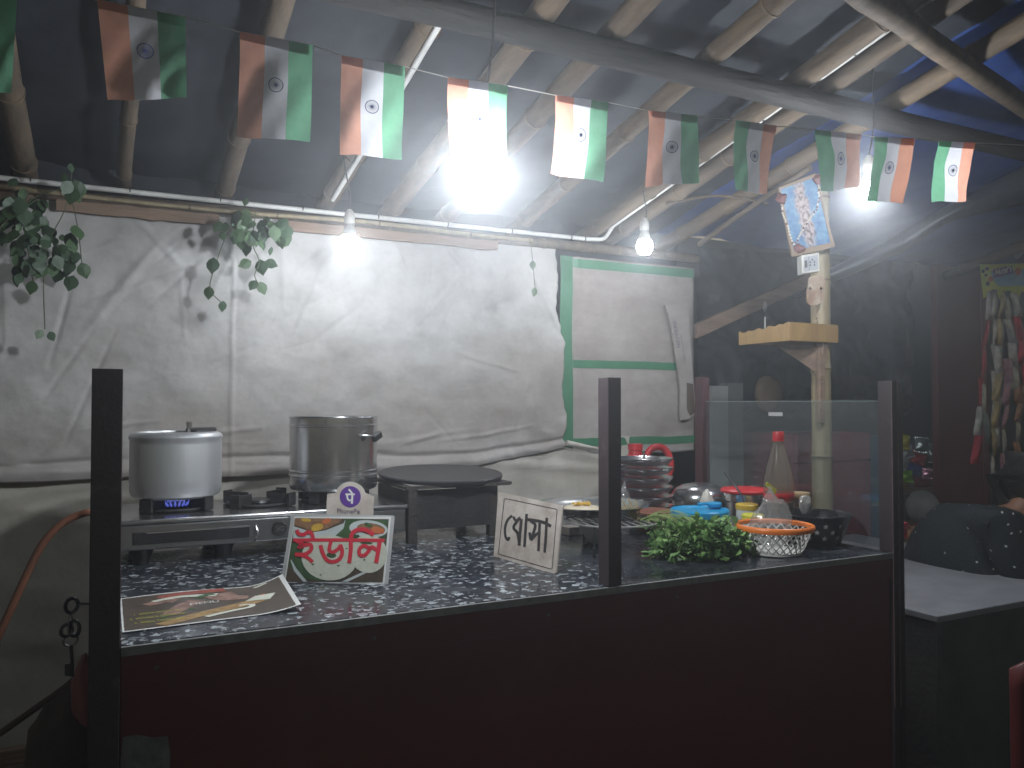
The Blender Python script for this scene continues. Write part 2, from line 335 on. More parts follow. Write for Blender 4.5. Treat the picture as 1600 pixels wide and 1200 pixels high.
# off-white canvas with grime that gathers in its own blotches
def canvas(name, base, dirt, brown):
    m = pm(name, base, dirt, 2.2, .8, bump=.25, bscale=9, lo=.38, hi=.72, detail=8); nt = m.node_tree; b = nt.nodes['Principled BSDF']; L = nt.links.new
    tc = nt.nodes.new('ShaderNodeTexCoord'); n = nt.nodes.new('ShaderNodeTexNoise'); n.inputs['Scale'].default_value = 1.3; n.inputs['Detail'].default_value = 9; n.inputs['Roughness'].default_value = .7
    mp = nt.nodes.new('ShaderNodeMapping'); mp.inputs['Scale'].default_value = (.7, 1, 1.8); mp.inputs['Location'].default_value = (3, 1, 2); L(tc.outputs['Object'], mp.inputs[0]); L(mp.outputs[0], n.inputs['Vector'])
    sx = nt.nodes.new('ShaderNodeSeparateXYZ'); L(tc.outputs['Object'], sx.inputs[0])
    mr = nt.nodes.new('ShaderNodeMapRange'); mr.inputs[1].default_value = 1.75; mr.inputs[2].default_value = .95; mr.inputs[3].default_value = -.12; mr.inputs[4].default_value = .16; L(sx.outputs[2], mr.inputs[0])
    ad = nt.nodes.new('ShaderNodeMath'); L(n.outputs['Fac'], ad.inputs[0]); L(mr.outputs[0], ad.inputs[1])
    rp = nt.nodes.new('ShaderNodeMapRange'); rp.inputs[1].default_value = .43; rp.inputs[2].default_value = .78; rp.inputs[4].default_value = .8; L(ad.outputs[0], rp.inputs[0])
    mx = nt.nodes.new('ShaderNodeMix'); mx.data_type = 'RGBA'; L(rp.outputs[0], mx.inputs[0]); src = b.inputs['Base Color'].links[0].from_socket
    L(src, mx.inputs[6]); mx.inputs[7].default_value = (*brown, 1); L(mx.outputs[2], b.inputs['Base Color'])
    mo = nt.nodes.new('ShaderNodeTexNoise'); mo.inputs['Scale'].default_value = 6.5; mo.inputs['Detail'].default_value = 10; mo.inputs['Roughness'].default_value = .75; L(tc.outputs['Object'], mo.inputs['Vector'])
    mm_ = nt.nodes.new('ShaderNodeMapRange'); mm_.inputs[1].default_value = .35; mm_.inputs[2].default_value = .7; mm_.inputs[3].default_value = 1.08; mm_.inputs[4].default_value = .78; L(mo.outputs['Fac'], mm_.inputs[0])
    ml = nt.nodes.new('ShaderNodeVectorMath'); ml.operation = 'SCALE'; L(mx.outputs[2], ml.inputs[0]); L(mm_.outputs[0], ml.inputs['Scale']); L(ml.outputs[0], b.inputs['Base Color'])
    rg_ = nt.nodes.new('ShaderNodeTexNoise'); rg_.noise_type = 'RIDGED_MULTIFRACTAL'; rg_.inputs['Scale'].default_value = 5; rg_.inputs['Detail'].default_value = 5; L(mp.outputs[0], rg_.inputs['Vector'])
    bu0 = nt.nodes.new('ShaderNodeBump'); bu0.inputs['Strength'].default_value = .22; bu0.inputs['Distance'].default_value = .01; L(rg_.outputs['Fac'], bu0.inputs['Height']); L(b.inputs['Normal'].links[0].from_socket, bu0.inputs['Normal']); L(bu0.outputs[0], b.inputs['Normal'])
    wv = nt.nodes.new('ShaderNodeTexNoise'); wv.inputs['Scale'].default_value = 38; wv.inputs['Detail'].default_value = 6; L(tc.outputs['Object'], wv.inputs['Vector'])
    bu = nt.nodes.new('ShaderNodeBump'); bu.inputs['Strength'].default_value = .12; bu.inputs['Distance'].default_value = .01; L(wv.outputs['Fac'], bu.inputs['Height'])
    old = b.inputs['Normal'].links[0].from_socket; L(old, bu.inputs['Normal']); L(bu.outputs[0], b.inputs['Normal'])
canvas('canvas', (.55, .54, .535), (.41, .395, .38), (.25, .205, .17))
canvas('canvas_low', (.64, .62, .57), (.52, .50, .45), (.42, .385, .33))
canvas('canvas_panel', (.52, .50, .49), (.37, .345, .33), (.23, .185, .16))

# ================================================================== SETTING
b = MB(); b.grid(lambda u, v: V((-18+36*u, -18+36*v, .012*fr((u*60, v*60, 0), 1.))), 60, 60)
g = struct(b.build('ground', 'soil', smooth=60)); 

ZT = .806
# ---------------------------------------------------------------- roof: plastic sheets, rafters, beams
XBLUE = PR(1330, 203).x-.02
def roof_pt(x, y):
    d = .016*fr((x*2.2, y*2.2, 1), 1.)+.006*ridge((x*5, y*2, 3), 1.)
    d += .010*max(0, ridge((x*9+y*6, y*11, 7)))*(.3+max(0, nz((x*1.7, y*1.7, 5))))
    return V((x, y, roofz(y)+.062+d))
b = MB(); b.grid(lambda u, v: roof_pt(-2.6+(XBLUE+2.6)*u, -1.4+4.36*v), 230, 170)
tag(b.build('roof_sheet', 'roof_sheet', smooth=80), 'dark grey plastic sheeting stretched over the bamboo rafters', 'roof sheet')
b = MB(); b.grid(lambda u, v: roof_pt(XBLUE-.05+3.2*u, -1.4+4.36*v)+V((0, 0, .012)), 120, 140)
tag(b.build('roof_tarpaulin', 'roof_blue', smooth=80), 'blue tarpaulin roof at the right behind the light bulb', 'tarpaulin')

def bamboo(name, a, c, r0, r1, mat, label, cat, group=None, joints=.34, wob=.006, seed=0):
    a, c = V(a), V(c); n = max(2, int((c-a).length/.05)); path = []; rr = []; L = (c-a).length
    side = (c-a).cross(V((0, 0, 1))).normalized(); jo = [joints*(k+.4+.25*nz((k, seed*3.1, .5))) for k in range(int(L/joints)+1)]
    ts = sorted(set([i/n for i in range(n+1)]+[max(0, min(1, (j+d)/L)) for j in jo for d in (-.012, 0, .012)]))
    for t in ts:
        p = a.lerp(c, t)+side*wob*nz((t*L*1.5, seed*7.7, 0))*2+V((0, 0, 1))*wob*nz((t*L*1.5, seed*5.1, 9)); r = r0+(r1-r0)*t
        k = min([abs(t*L-j) for j in jo]+[1]); r *= 1+.10*math.exp(-(k/.012)**2)-.03*math.exp(-((k-.02)/.012)**2)+.03*nz((t*L*4, seed, 3))
        path.append(p); rr.append(r)
    root = thing(name, label, cat, a, group)
    b = MB(); b.tube(path, rr, 12); b.build('culm', mat, root, smooth=60)
    d = (c-a).normalized()
    for j in jo:
        if .03 < j < L-.03:
            t = j/L; i = min(range(len(ts)), key=lambda q: abs(ts[q]-t)); q = MB(); q.tube([path[i]-d*.0035, path[i]+d*.0035], rr[i]*1.035, 12); q.build('joint', 'bamboo_joint', root, smooth=60)
    return root
RAFT = [(-110, 120, .030, 'farthest left, cut by the picture edge'), (28, 200, .030, 'leaning left above the left vine'), (200, 220, .019, 'thin one straight above the left post'),
        (388, 170, .026, 'passing behind the third flag from the left'), (612, 140, .027, 'with a white conduit beneath it, left of the large bulb'), (712, 195, .030, 'just left of the brightest hanging bulb'),
        (808, 215, .028, 'running behind the flag nearest the brightest bulb'), (955, 225, .026, 'rising behind the gap right of the brightest bulb'), (1062, 262, .028, 'with the long white conduit along its right side'),
        (1180, 216, .027, 'running behind the eighth flag from the left'), (1330, 203, .027, 'rightmost before the blue tarpaulin, above the framed picture')]
for i, (u, v, r, txt) in enumerate(RAFT):
    x = PR(u, v).x
    bamboo('bamboo_rafter', (x, 2.93, roofz(2.93)), (x+.02*nz((i, 2, 2)), -.6, roofz(-.6)), r*1.12, r*1.26, 'bamboo' if i % 3 else 'bamboo_dark', 'bamboo roof rafter '+txt, 'rafter', 'bamboo rafters under the roof', seed=i)
bamboo('bamboo_rafter', (4.15, 2.9, roofz(2.9)), (4.15, -.6, roofz(-.6)), .026, .028, 'bamboo_dark', 'bamboo roof rafter below the blue tarpaulin at far right', 'rafter', 'bamboo rafters under the roof', seed=31)
# cross beam carrying the rafters
pb = PR(1200, 143, -.07); YB = pb.y
def log(path, r, name, mat, label, cat, seed=0):
    b = MB(); path = smooth_path(path, 8); b.tube([p+V((0, .006*nz((i*.4, seed, 1)), .006*nz((i*.4, seed, 2)))) for i, p in enumerate(path)], [r*(1+.08*nz((i*.3, seed, 0))) for i in range(len(path))], 12)
    return tag(b.build(name, mat, smooth=60), label, cat)
log([(-2.2, YB, pb.z), (.5, YB, pb.z+.008), (2, YB, pb.z), (4.6, YB, pb.z-.01)], .035, 'roof_beam', 'beam_wood', 'dark wooden beam crossing beneath the rafters', 'beam', 3)
e0 = PP(1625, 205, V((0, YB, 0)), V((0, 1, 0))); e1 = PR(1352, -8, -.075)
log([e0+(e0-e1)*.15+V((0, -.03, .03)), e0.lerp(e1, .5)+V((0, -.02, 0)), e1, e1+(e1-e0)*.5], .031, 'roof_brace', 'bamboo_dark', 'diagonal bamboo brace at the upper right corner of the roof', 'brace', 5)

b = MB(); b.grid(lambda u, v: V((-2.6+4.95*u, 2.965+.01*fr((u*14, v*3, 4)), 1.62+.42*v)), 60, 6)  # added backing that keeps the bright sky out of the eave gap
tag(b.build('eave_backing', 'roof_sheet', smooth=80), 'dark backing strip added to hide the sky above the wall rail', 'plastic sheet')
# wall head: rail, batten, conduit
XL, XR = -2.3, 2.36
bamboo('bamboo_rail', (XL, YW-.01, 1.842), (XR, YW-.01, 1.846), .021, .019, 'bamboo_dark', 'bamboo rail along the top of the canvas wall', 'rail', seed=50, wob=.012)
for (xa, xb, zz, lab) in ((-.14, .33, 1.800, 'weathered brown batten under the rail between the two vines'), (.52, 1.35, 1.806, 'long weathered brown batten under the rail right of the wall bulb'), (-2.2, -.2, 1.806, 'weathered brown batten under the rail at the left edge')):
    q = MB(); n_ = 14
    for sd in (0, 1): pass
    up_ = [V((xa+(xb-xa)*i/n_, YW-.052, zz+.020+.004*nz((i*.9, xa, 1)))) for i in range(n_+1)]; lo_ = [V((xa+(xb-xa)*i/n_, YW-.052, zz-.014+.006*nz((i*.7, xa, 5)))) for i in range(n_+1)]
    q.prism(up_+lo_[::-1], (0, .016, 0)); tag(q.build('wood_batten', 'old_wood'), lab, 'batten')
bamboo('bamboo_lath', (XL, YW-.055, 1.838), (1.5, YW-.055, 1.842), .008, .007, 'bamboo_pale', 'thin pale bamboo lath tied along the rail', 'lath', seed=52, wob=.012)
YC = YW-.045
b = MB(); p_b = V((PR(925, 378).x, YC, 1.872))
xr7 = PR(1062, 262).x+.036
b.tube(smooth_path([(XL, YC, 1.872), (0, YC, 1.868), (xr7-.09, YC, 1.874)], 10)+smooth_path([(xr7-.05, YC, 1.876), (xr7-.008, YC-.012, 1.883), (xr7, YC-.06, roofz(YC-.06)-.012)], 5)+[(xr7, .95, roofz(.95)-.012), (xr7, .55, roofz(.55)-.012)], .0085, 8)
cd = thing('conduit_pipe', 'long white plastic conduit along the wall head and up a rafter', 'conduit pipe', (xr7, YC, 1.872)); b.build('pipe', 'pvc', cd, smooth=60)
for k in range(16):
    t = MB(); x = XL+.2+k*.27+.05*nz((k, 0, 9)); x = min(x, xr7-.1); t.tube([(x, YC, 1.8725), (x+.004, YC, 1.8725)], .0105, 8); t.build('clip', 'tie', cd)
for yy in (2.3, 1.9, 1.55, 1.2):
    t = MB(); t.tube([(xr7, yy, roofz(yy)-.012), (xr7, yy-.005, roofz(yy-.005)-.012)], .0108, 8); t.build('clip', 'tie', cd)
x4 = PR(612, 140).x
cd2 = thing('conduit_pipe', 'short white conduit fixed under the rafter left of the brightest bulb', 'conduit pipe', (x4, 2.7, roofz(2.7)))
b = MB(); b.tube([(x4-.006, 2.74, roofz(2.74)-.038), (x4+.004, 2.0, roofz(2.)-.036), (x4-.002, .9, roofz(.9)-.036)], .0085, 8); b.build('pipe', 'pvc', cd2, smooth=60)
b = MB(); pA = P(1092, 382, Y=2.72); pB = PR(1266, 262, -.045)
tag(MB().tube(smooth_path([pA, pA.lerp(pB, .5)+V((0, 0, .005)), pB], 6), .011, 8).build('thin_pole', 'bamboo_dark', smooth=60), 'thin bamboo pole running up to the framed picture', 'pole')
pa = PR(1040, 318, -.035); pb2 = PR(1200, 318, -.05)
tag(MB().tube(smooth_path([pa, pa.lerp(pb2, .5)+V((0, 0, .03)), pb2], 6), .006, 8).build('cable', 'bamboo_dark', smooth=60), 'thick cable bridging two rafters right of the small bulb', 'cable')

# ---------------------------------------------------------------- canvas wall
xe = PP(872, 500, V((0, YW, 0)), V((0, 1, 0))).x
CRE = []
_r = random.Random(5)
for k in range(16):
    x = -1.1+k*.185+_r.uniform(-.05, .05); a = _r.uniform(-1.0, 1.0); L0 = _r.uniform(.15, .5); CRE.append((x, 1.82, x+L0*math.sin(a), 1.82-L0*math.cos(a), _r.uniform(.004, .009), _r.uniform(.010, .022)))
for k in range(46):
    x, z, a, L0 = _r.uniform(-.5, 1.65), _r.uniform(1.0, 1.7), _r.gauss(.75, .5), _r.uniform(.08, .42); CRE.append((x, z, x+L0*math.cos(a), z+L0*math.sin(a), _r.choice((-1, 1))*_r.uniform(.0025, .006), _r.uniform(.008, .018)))
for k in range(14):
    x, L0 = _r.uniform(-.5, 1.4), _r.uniform(.2, .6); z = _r.uniform(1.0, 1.12); CRE.append((x, z, x+L0, z+_r.uniform(-.03, .06), _r.uniform(.003, .007), _r.uniform(.007, .014)))
def crease(x, z):
    d = 0.
    for (x0, z0, x1, z1, am, wd_) in CRE:
        if x < min(x0, x1)-.03 or x > max(x0, x1)+.03: continue
        dx, dz_ = x1-x0, z1-z0; t = ((x-x0)*dx+(z-z0)*dz_)/(dx*dx+dz_*dz_)
        if 0 < t < 1:
            ds = abs((x-x0)*dz_-(z-z0)*dx)/math.hypot(dx, dz_)+.004*nz((x*20, z*20, 1))
            if ds < wd_: d += am*(1-abs(ds)/wd_)*math.sin(math.pi*t)**.5
    return d
XCV = -1.3
def canvas_pt(u, v):
    z = .965+(1.832-.965)*v; edge = xe+.025*nz((0, z*6, 1))+.012*nz((0, z*22, 1))-.035*max(0, (z-1.25))+.02*(1-v)
    x = XCV+(edge-XCV)*u
    w = V((x+.25*nz((x*2, z*2, 11)), 0, z+.25*nz((x*2, z*2, 15))))
    d = .022*fr((x*1.3, z*1.8, 0), 1., 4)+.007*ridge((w.x*1.6+w.z*1.7, w.z*2.4-w.x*.8, 2))
    d += .0055*ridge((w.x*4+w.z*5, w.z*5-w.x*4, 4))*(1.1-v)*(.3+max(0, nz((x*1.1, z*1.3, 21))+.4))+.0035*ridge((w.x*9, w.z*7, 6))*max(0, nz((x*1.5, z*1.5, 31))+.25)+.002*fr((x*16, z*16, 2))
    d += .010*math.exp(-((z-.985)/.016)**2)-.012*math.exp(-((z-1.02-.010*math.sin(x*3)-.01*nz((x*4, 0, 2)))/.010)**2)
    d += crease(x, z)
    d += .006*math.exp(-(((x-P(362, 500, Y=YW).x-.012*nz((0, z*4, 3)))/.006)**2))
    zz = z-(.018*nz((x*2, 0, 6))+.02*max(0, math.sin((x-.1)*1.7)))*(1-v)+.004*nz((x*9, 1, 1))
    zz += .055*max(0, (x-.95)/.75)*(1-v)*(1-v)
    return V((x, YW-.012-d*.9, zz))
b = MB(); b.grid(canvas_pt, 460, 150)
tag(b.build('canvas_sheet', 'canvas', smooth=80, solid=.002), 'large stained off-white canvas sheet hung as the back wall', 'canvas')
b = MB(); b.grid(lambda u, v: V((XL-.3+(XCV+.04-XL+.3)*u, YW+.006-.02*fr((u*4, v*2, 9)), .95+.88*v)), 40, 30)
tag(b.build('canvas_sheet', 'canvas', smooth=80, solid=.002), 'further off-white canvas sheet left of the vine, beyond the picture edge', 'canvas')
def canvas_low(u, v):
    x = XL+(2.0-XL)*u; z = .16+(1.06-.16)*v
    d = .02*fr((x*1.4, z*2, 4), 1.)+.016*ridge((x*1.2, z*5+.6*x, 8), 1.)+.012*math.exp(-((z-.95-.05*math.sin(x*2))/.018)**2)
    return V((x, YW+.012-d, z))
b = MB(); b.grid(canvas_low, 170, 60)
tag(b.build('canvas_skirt', 'canvas_low', smooth=80), 'greyer lower canvas sheet sagging behind the stove', 'canvas')
b = MB(); b.box(XL, -.02, YW-.03, YW+.0, .13, .175); tag(b.build('wood_batten', 'old_wood', bevel=.003), 'muddy wooden batten at the foot of the canvas wall', 'batten')
# sheet with green tape frame
pn0, pn1 = P(880, 405, Y=YW+.004), P(1086, 705, Y=YW+.004)
px0, px1, pz0, pz1 = pn0.x, pn1.x, pn1.z, pn0.z+.015
def panel_pt(u, v, h=0.):
    x = px0-.012+(px1-px0+.012)*u; z = pz0+(pz1-pz0)*v
    d = .006*fr((x*3, z*3, 1))+.006*ridge((x*3+z*1.6, z*2, 3))*(.3+v)+.008*math.exp(-(((x-px0-.07-.28*(1-v)**1.6)/.012)**2))*v
    return V((x, YW+.012-d-h, z+.006*nz((x*7, 0, 0))*(1-v)))
pan = thing('sheet_panel', 'grey white sheet framed with green tape beside the canvas', 'sheet', (px0, YW+.01, pz0))
MB().grid(panel_pt, 60, 80).build('sheet', 'canvas_panel', pan, smooth=80, solid=.0012)
def strip(u0, u1, v0, v1, nu, nv): MB().grid(lambda u, v: panel_pt(u0+(u1-u0)*u, v0+(v1-v0)*v, .003), nu, nv).build('tape_strip', 'green_tape', pan, smooth=80)
strip(.0, .085, .0, 1., 6, 60); strip(.087, 1., .945, .99, 50, 4); strip(.087, .93, .44, .48, 50, 4); strip(.087, 1., .045, .085, 50, 4)
b = MB(); q0, q1 = P(885, 692, Y=YW-.02), P(945, 703, Y=YW-.02); b.tube([q0, q0.lerp(q1, .5), q1], [.0125, .008, .003], 10)
tag(b.build('rolled_paper', 'white_card', smooth=60), 'small rolled tube of paper at the foot of the green-taped sheet', 'paper roll')
# cement sack strip with its print
sk = thing('cement_sack', 'narrow grey cement sack hung on the right of the green-taped sheet', 'sack', P(1062, 560, Y=YW-.01))
sp = Card(V((0, YW-.022, 0)), V((0, -1, 0)))
ol = [(1039, 477), (1076, 474), (1079, 540), (1084, 600), (1087, 645), (1076, 655), (1064, 656), (1063, 640), (1064, 610), (1057, 560), (1050, 515), (1046, 495)]
q = MB(); q.prism([sp.at(x, y, .0) for x, y in ol], (0, .008, 0)); q.build('body', 'canvas_panel', sk)
q = MB(); q.prism([sp.at(x, y, .001) for x, y in [(1073, 598), (1083, 600), (1086, 645), (1078, 650), (1073, 640)]], (0, .001, 0)); q.build('stain', 'sack', sk)
q = MB(); ex = (sp.at(1061, 541)-sp.at(1055, 504)).normalized(); ey = V((0, -1, 0)).cross(ex); ey = -ey if ey.x < 0 else ey
put_text(q, 'INFRACEM', .025, sp.at(1054.5, 523, .0016), ex, ey); q.build('lettering', 'print_text', sk)
q = MB(); put_text(q, 'PORTLAND SLAG CEMENT', .010, sp.at(1066, 545, .0016), ex, ey); q.build('lettering', 'print_text', sk)

# ---------------------------------------------------------------- service counter
XC0, XC1, YF = -.020, 1.908, 1.48
ct = thing('food_counter', 'dark maroon food counter with black stone worktop and upright posts', 'counter', (.95, 1.6, 0))
MB().box(.026, 1.862, YF-.012, YF+.004, .03, .792).build('front_panel', 'laminate', ct, bevel=.002)
MB().box(.026, 1.862, YF-.019, YF-.0125, .735, .790).build('front_trim', 'laminate', ct, bevel=.002)
for xx in (.08, .45, .82, 1.15, 1.48, 1.81): MB().lathe([(0, 0), (.004, 0), (.0035, .0012), (0, .0016)], (xx, YF-.0192, .764+.003*nz((xx*9, 1, 1))), 10, Matrix.Rotation(R_(90), 3, 'X')).build('screw', 'steel_dirty', ct)
MB().box(XC0+.004, XC0+.014, YF+.026, 2.6, .03, .792).build('side_panel', 'laminate', ct)
MB().box(XC1-.022, XC1-.006, YF+.026, 2.6, .03, .792).build('side_panel', 'laminate', ct)
MB().box(.0, 1.884, 2.585, 2.6, .03, .79).build('back_panel', 'laminate', ct)
MB().box(.0265, 1.043, YF-.014, 2.62, .794, ZT).build('worktop_slab', 'granite_fleck', ct, bevel=.0015)
MB().box(1.0445, 1.861, YF-.014, 2.62, .7935, ZT-.001).build('worktop_slab', 'granite_plain', ct, bevel=.0015)
MB().box(.0268, 1.8605, YF-.0225, YF-.0145, .790, .8045).build('edge_strip', 'granite_edge', ct)
def post(x0, x1, y0, y1, z1, groove=True, zb=0.):
    p = MB().box(x0, x1, y0, y1, zb, z1).build('post', 'post_paint', ct, bevel=.0015)
    if groove:
        for xx in (x0+.006, x0+(x1-x0)*.52): MB().box(xx, xx+.0016, y0-.0012, y0+.004, .0, z1+.001).build('groove_edge', 'post_paint', p)
post(-.020, .0255, YF-.022, YF+.022, 1.256, False); post(.967, 1.001, YF-.0215, YF+.0185, 1.256, False, .8065)
pr = MB().box(1.862, 1.884, YF-.022, YF+.02, 0, 1.259).build('post', 'post_paint', ct, bevel=.001)
MB().box(1.888, 1.909, YF-.020, YF+.02, 0, 1.254).build('post_flange', 'post_paint', pr, bevel=.001)
for xx in (1.8615, 1.8835): MB().box(xx, xx+.0022, YF-.0242, YF-.021, .4, 1.2595).build('edge_bead', 'post_edge', pr)
pk = MB().box(1.876, 1.91, 2.235, 2.275, 0, 1.292).build('post', 'post_maroon', ct, bevel=.0015)
pn = MB().box(1.8915, 1.8965, YF+.021, 2.234, .8075, 1.205).build('side_pane', 'pane', ct)
MB().box(1.8912, 1.8968, YF+.0212, 2.2338, 1.2052, 1.2068).build('pane_edge', 'pane_edge', pn)
st = P(1212, 647, X=1.891); MB().box(1.8896, 1.8906, st.y-.03, st.y+.03, st.z-.006, st.z+.006).build('sticker', 'enamel_white', pn)
# torn paper on the front panel
b = MB(); fp = Card(V((0, YF-.0135, 0)), V((0, -1, 0)))
b.prism([fp.at(x, y) for x, y in [(192, 1152), (215, 1148), (240, 1153), (262, 1150), (266, 1180), (264, 1240), (190, 1240), (188, 1190)]], (0, .0008, 0))
tag(b.build('torn_poster', 'old_paper'), 'torn grey remains of a poster on the counter front', 'poster')

# ================================================================== THINGS ON THE COUNTER
# ---- gas stove
SX0, SX1, SY0, SY1, SZ = .032, .752, 2.15, 2.50, .918
sv = thing('gas_stove', 'three burner stainless steel gas stove under the cooker and pot', 'stove', (.39, 2.3, ZT))
bod = MB().box(SX0, SX1, SY0, SY1, ZT+.038, SZ-.012).build('body', 'steel_dull', sv, bevel=.004)
MB().box(SX0-.004, SX1+.004, SY0-.006, SY1+.004, SZ-.0115, SZ).build('top_plate', 'steel', sv, bevel=.004)
MB().box(SX0+.03, SX0+.30, SY0-.003, SY0-.0005, ZT+.052, SZ-.03).build('front_inset', 'iron', bod, bevel=.003)
MB().box(SX0+.06, SX0+.30, SY0-.0048, SY0-.0032, SZ-.034, SZ-.031).build('trim_line', 'steel', bod)
MB().tube(smooth_path([(SX0+.315, SY0-.004, SZ-.03), (SX0+.318, SY0-.012, SZ-.045), (SX0+.318, SY0-.012, SZ-.06), (SX0+.312, SY0-.004, SZ-.07)], 4), .0028, 6).build('knob_guard', 'steel', sv, smooth=60)
bd = MB().lathe([(.0, 0), (.017, 0), (.019, .003), (.017, .005), (.0, .005)], (SX0+.375, SY0-.001, SZ-.043), 24, Matrix.Rotation(R_(90), 3, 'X')).build('badge', 'steel_dirty', sv, smooth=40)
q = MB(); put_text(q, 'SG', .018, (SX0+.375, SY0-.0075, SZ-.049), (1, 0, 0), (0, 0, 1)); q.build('badge_lettering', 'steel', bd)
for kx in (.47, .62):
    kb = MB().lathe([(.0, 0), (.021, 0), (.019, .014), (.016, .016), (.0, .016)], (SX0+kx, SY0-.0052, SZ-.055), 20, Matrix.Rotation(R_(90), 3, 'X')).build('knob', 'black_plastic', sv, smooth=40)
for fx in (SX0+.05, SX0+.24, SX1-.06):
    for fy in (SY0+.03, SY1-.05): MB().lathe([(.018, 0), (.022, .02), (.03, .038)], (fx, fy, ZT), 14).build('foot', 'black_plastic', sv, smooth=40)
def burner(x, y, small=False):
    MB().lathe([(.0, .001), (.085, .001), (.088, .003), (.07, .002), (.045, .0025), (0, .0025)], (x, y, SZ), 30).build('drip_tray', 'steel_dirty', sv, smooth=40)
    bn = MB().lathe([(.0, .003), (.034, .003), (.036, .008), (.033, .014), (.02, .018), (.012, .016), (0, .016)], (x, y, SZ), 24).build('burner', 'iron', sv, smooth=40)
    sp_ = MB(); rg = [V((x+.086*math.cos(t), y+.086*math.sin(t), SZ+.006)) for t in [2*math.pi*i/24 for i in range(25)]]; sp_.tube(rg, .0045, 6)
    for k in range(4):
        a = R_(45+90*k); m = Matrix.Translation((x, y, SZ)) @ Matrix.Rotation(a, 4, 'Z'); sp_.box(.036, .106, -.0028, .0028, .0045, .033, m); sp_.box(.10, .108, -.016, .016, .002, .037, m)
    sp_.build('pan_support', 'soot', sv, bevel=.0015); return bn
BX = [P(275, 780, Y=2.33).x, P(405, 780, Y=2.33).x, P(521, 780, Y=2.33).x]
bs = [burner(x, 2.33) for x in BX]
fl = MB()
for k in range(26):
    a = 2*math.pi*k/26; x, y = BX[0]+.037*math.cos(a), 2.33+.037*math.sin(a); x2, y2 = BX[0]+.052*math.cos(a), 2.33+.052*math.sin(a)
    fl.tube([(x, y, SZ+.012), ((x+x2)/2, (y+y2)/2, SZ+.017), (x2, y2, SZ+.028)], [.0025, .0035, .0006], 5)
fl.build('flame_ring', 'flame', bs[0])
# ---- pressure cooker
cz = SZ+.034
ck = thing('pressure_cooker', 'dull aluminium pressure cooker on the left burner', 'pressure cooker', (BX[0], 2.33, cz))
MB().lathe([(0, 0), (.098, 0), (.109, .006), (.114, .018), (.1145, .05), (.1145, .14), (.1140, .150), (.1165, .155), (.1165, .160), (.113, .166), (.106, .1705), (.096, .172), (.094, .166), (.090, .160), (0, .157)], ck.location, 56).build('body', 'aluminium', ck, smooth=30)
ld = MB().lathe([(0, .1655), (.03, .166), (.06, .1645), (.085, .161), (.089, .1625), (.088, .165), (.06, .1685), (.03, .1700), (0, .1705)], ck.location, 40).build('lid', 'steel_dirty', ck, smooth=40)
MB().lathe([(.004, .168), (.004, .182), (.008, .183), (.008, .196), (.004, .198), (0, .198)], V(ck.location)+V((.035, .045, 0)), 12).build('weight_valve', 'steel', ld, smooth=40)
MB().box(BX[0]+.03, BX[0]+.11, 2.405, 2.422, cz+.168, cz+.180).build('lid_handle', 'black_plastic', ld, bevel=.004)
# ---- tall steel pot
pt = thing('steel_pot', 'tall shiny stainless steel pot standing on the right burner', 'pot', (BX[2], 2.33, SZ+.034))
MB().lathe([(0, 0), (.112, 0), (.121, .004), (.1245, .012), (.1245, .040), (.1265, .042), (.1265, .0445), (.1245, .0465), (.1245, .052), (.1265, .0545), (.1265, .057), (.1245, .059), (.1245, .180), (.1275, .182), (.1275, .186), (.125, .188), (.125, .206), (.1275, .208), (.1265, .2105), (.1225, .2095), (.121, .19), (.121, .02), (0, .016)], pt.location, 60).build('body', 'steel', pt, smooth=30)
ha = R_(-58); m = Matrix.Translation(pt.location) @ Matrix.Rotation(ha, 4, 'Z')
hb = MB(); hb.tube([m @ V((.123, -.03, .158)), m @ V((.15, -.012, .157)), m @ V((.152, .008, .155))], .0035, 6); hb.build('handle_bracket', 'steel', pt, smooth=60)
hg = MB(); mm = m @ Matrix.Translation((.152, .012, .154)) @ Matrix.Rotation(R_(24), 4, 'X'); hg.box(-.008, .008, -.017, .017, -.010, .010, mm); hg.build('handle_grip', 'black_plastic', pt, bevel=.003)
# ---- griddle on its stand
gx, gy, gz = .922, 2.315, .985
gr = thing('griddle_stand', 'round black iron griddle on a blackened square stand', 'griddle', (gx, gy, ZT))
rm = Matrix.Rotation(R_(3.4), 3, 'X')
gp = MB().lathe([(0, -.013), (.165, -.013), (.187, -.010), (.190, -.004), (.190, .000), (.187, .003), (.17, .0015), (0, .001)], (gx, gy, gz), 72, rm).build('griddle_plate', 'iron', gr, smooth=35)
for (lx, ly) in ((.772, 2.15), (1.036, 2.18), (.795, 2.45), (1.055, 2.46)):
    MB().box(lx-.013, lx+.013, ly-.003, ly+.003, ZT, gz-.028).box(lx-.013, lx-.008, ly+.003, ly+.022, ZT, gz-.028).build('leg', 'iron_rust', gr)
MB().box(.79, 1.02, 2.168, 2.172, ZT+.035, gz-.032).build('front_plate', 'soot', gr)
MB().box(.768, .772, 2.18, 2.46, ZT+.03, gz-.035).build('side_plate', 'soot', gr)
MB().box(1.050, 1.054, 2.2, 2.45, ZT+.03, gz-.035).build('side_plate', 'soot', gr)
MB().box(.752, 1.078, 2.145, 2.163, gz-.0275, gz-.0190).box(.755, 1.09, 2.44, 2.458, gz-.0275, gz-.0190).box(1.064, 1.09, 2.163, 2.44, gz-.027, gz-.0195).box(.75, .775, 2.163, 2.44, gz-.027, gz-.0195).build('top_frame', 'iron_rust', gr)
gb = MB().lathe([(0, 0), (.05, 0), (.05, .01), (0, .012)], (gx, gy, gz-.075), 20).build('gas_burner', 'iron_rust', gr)
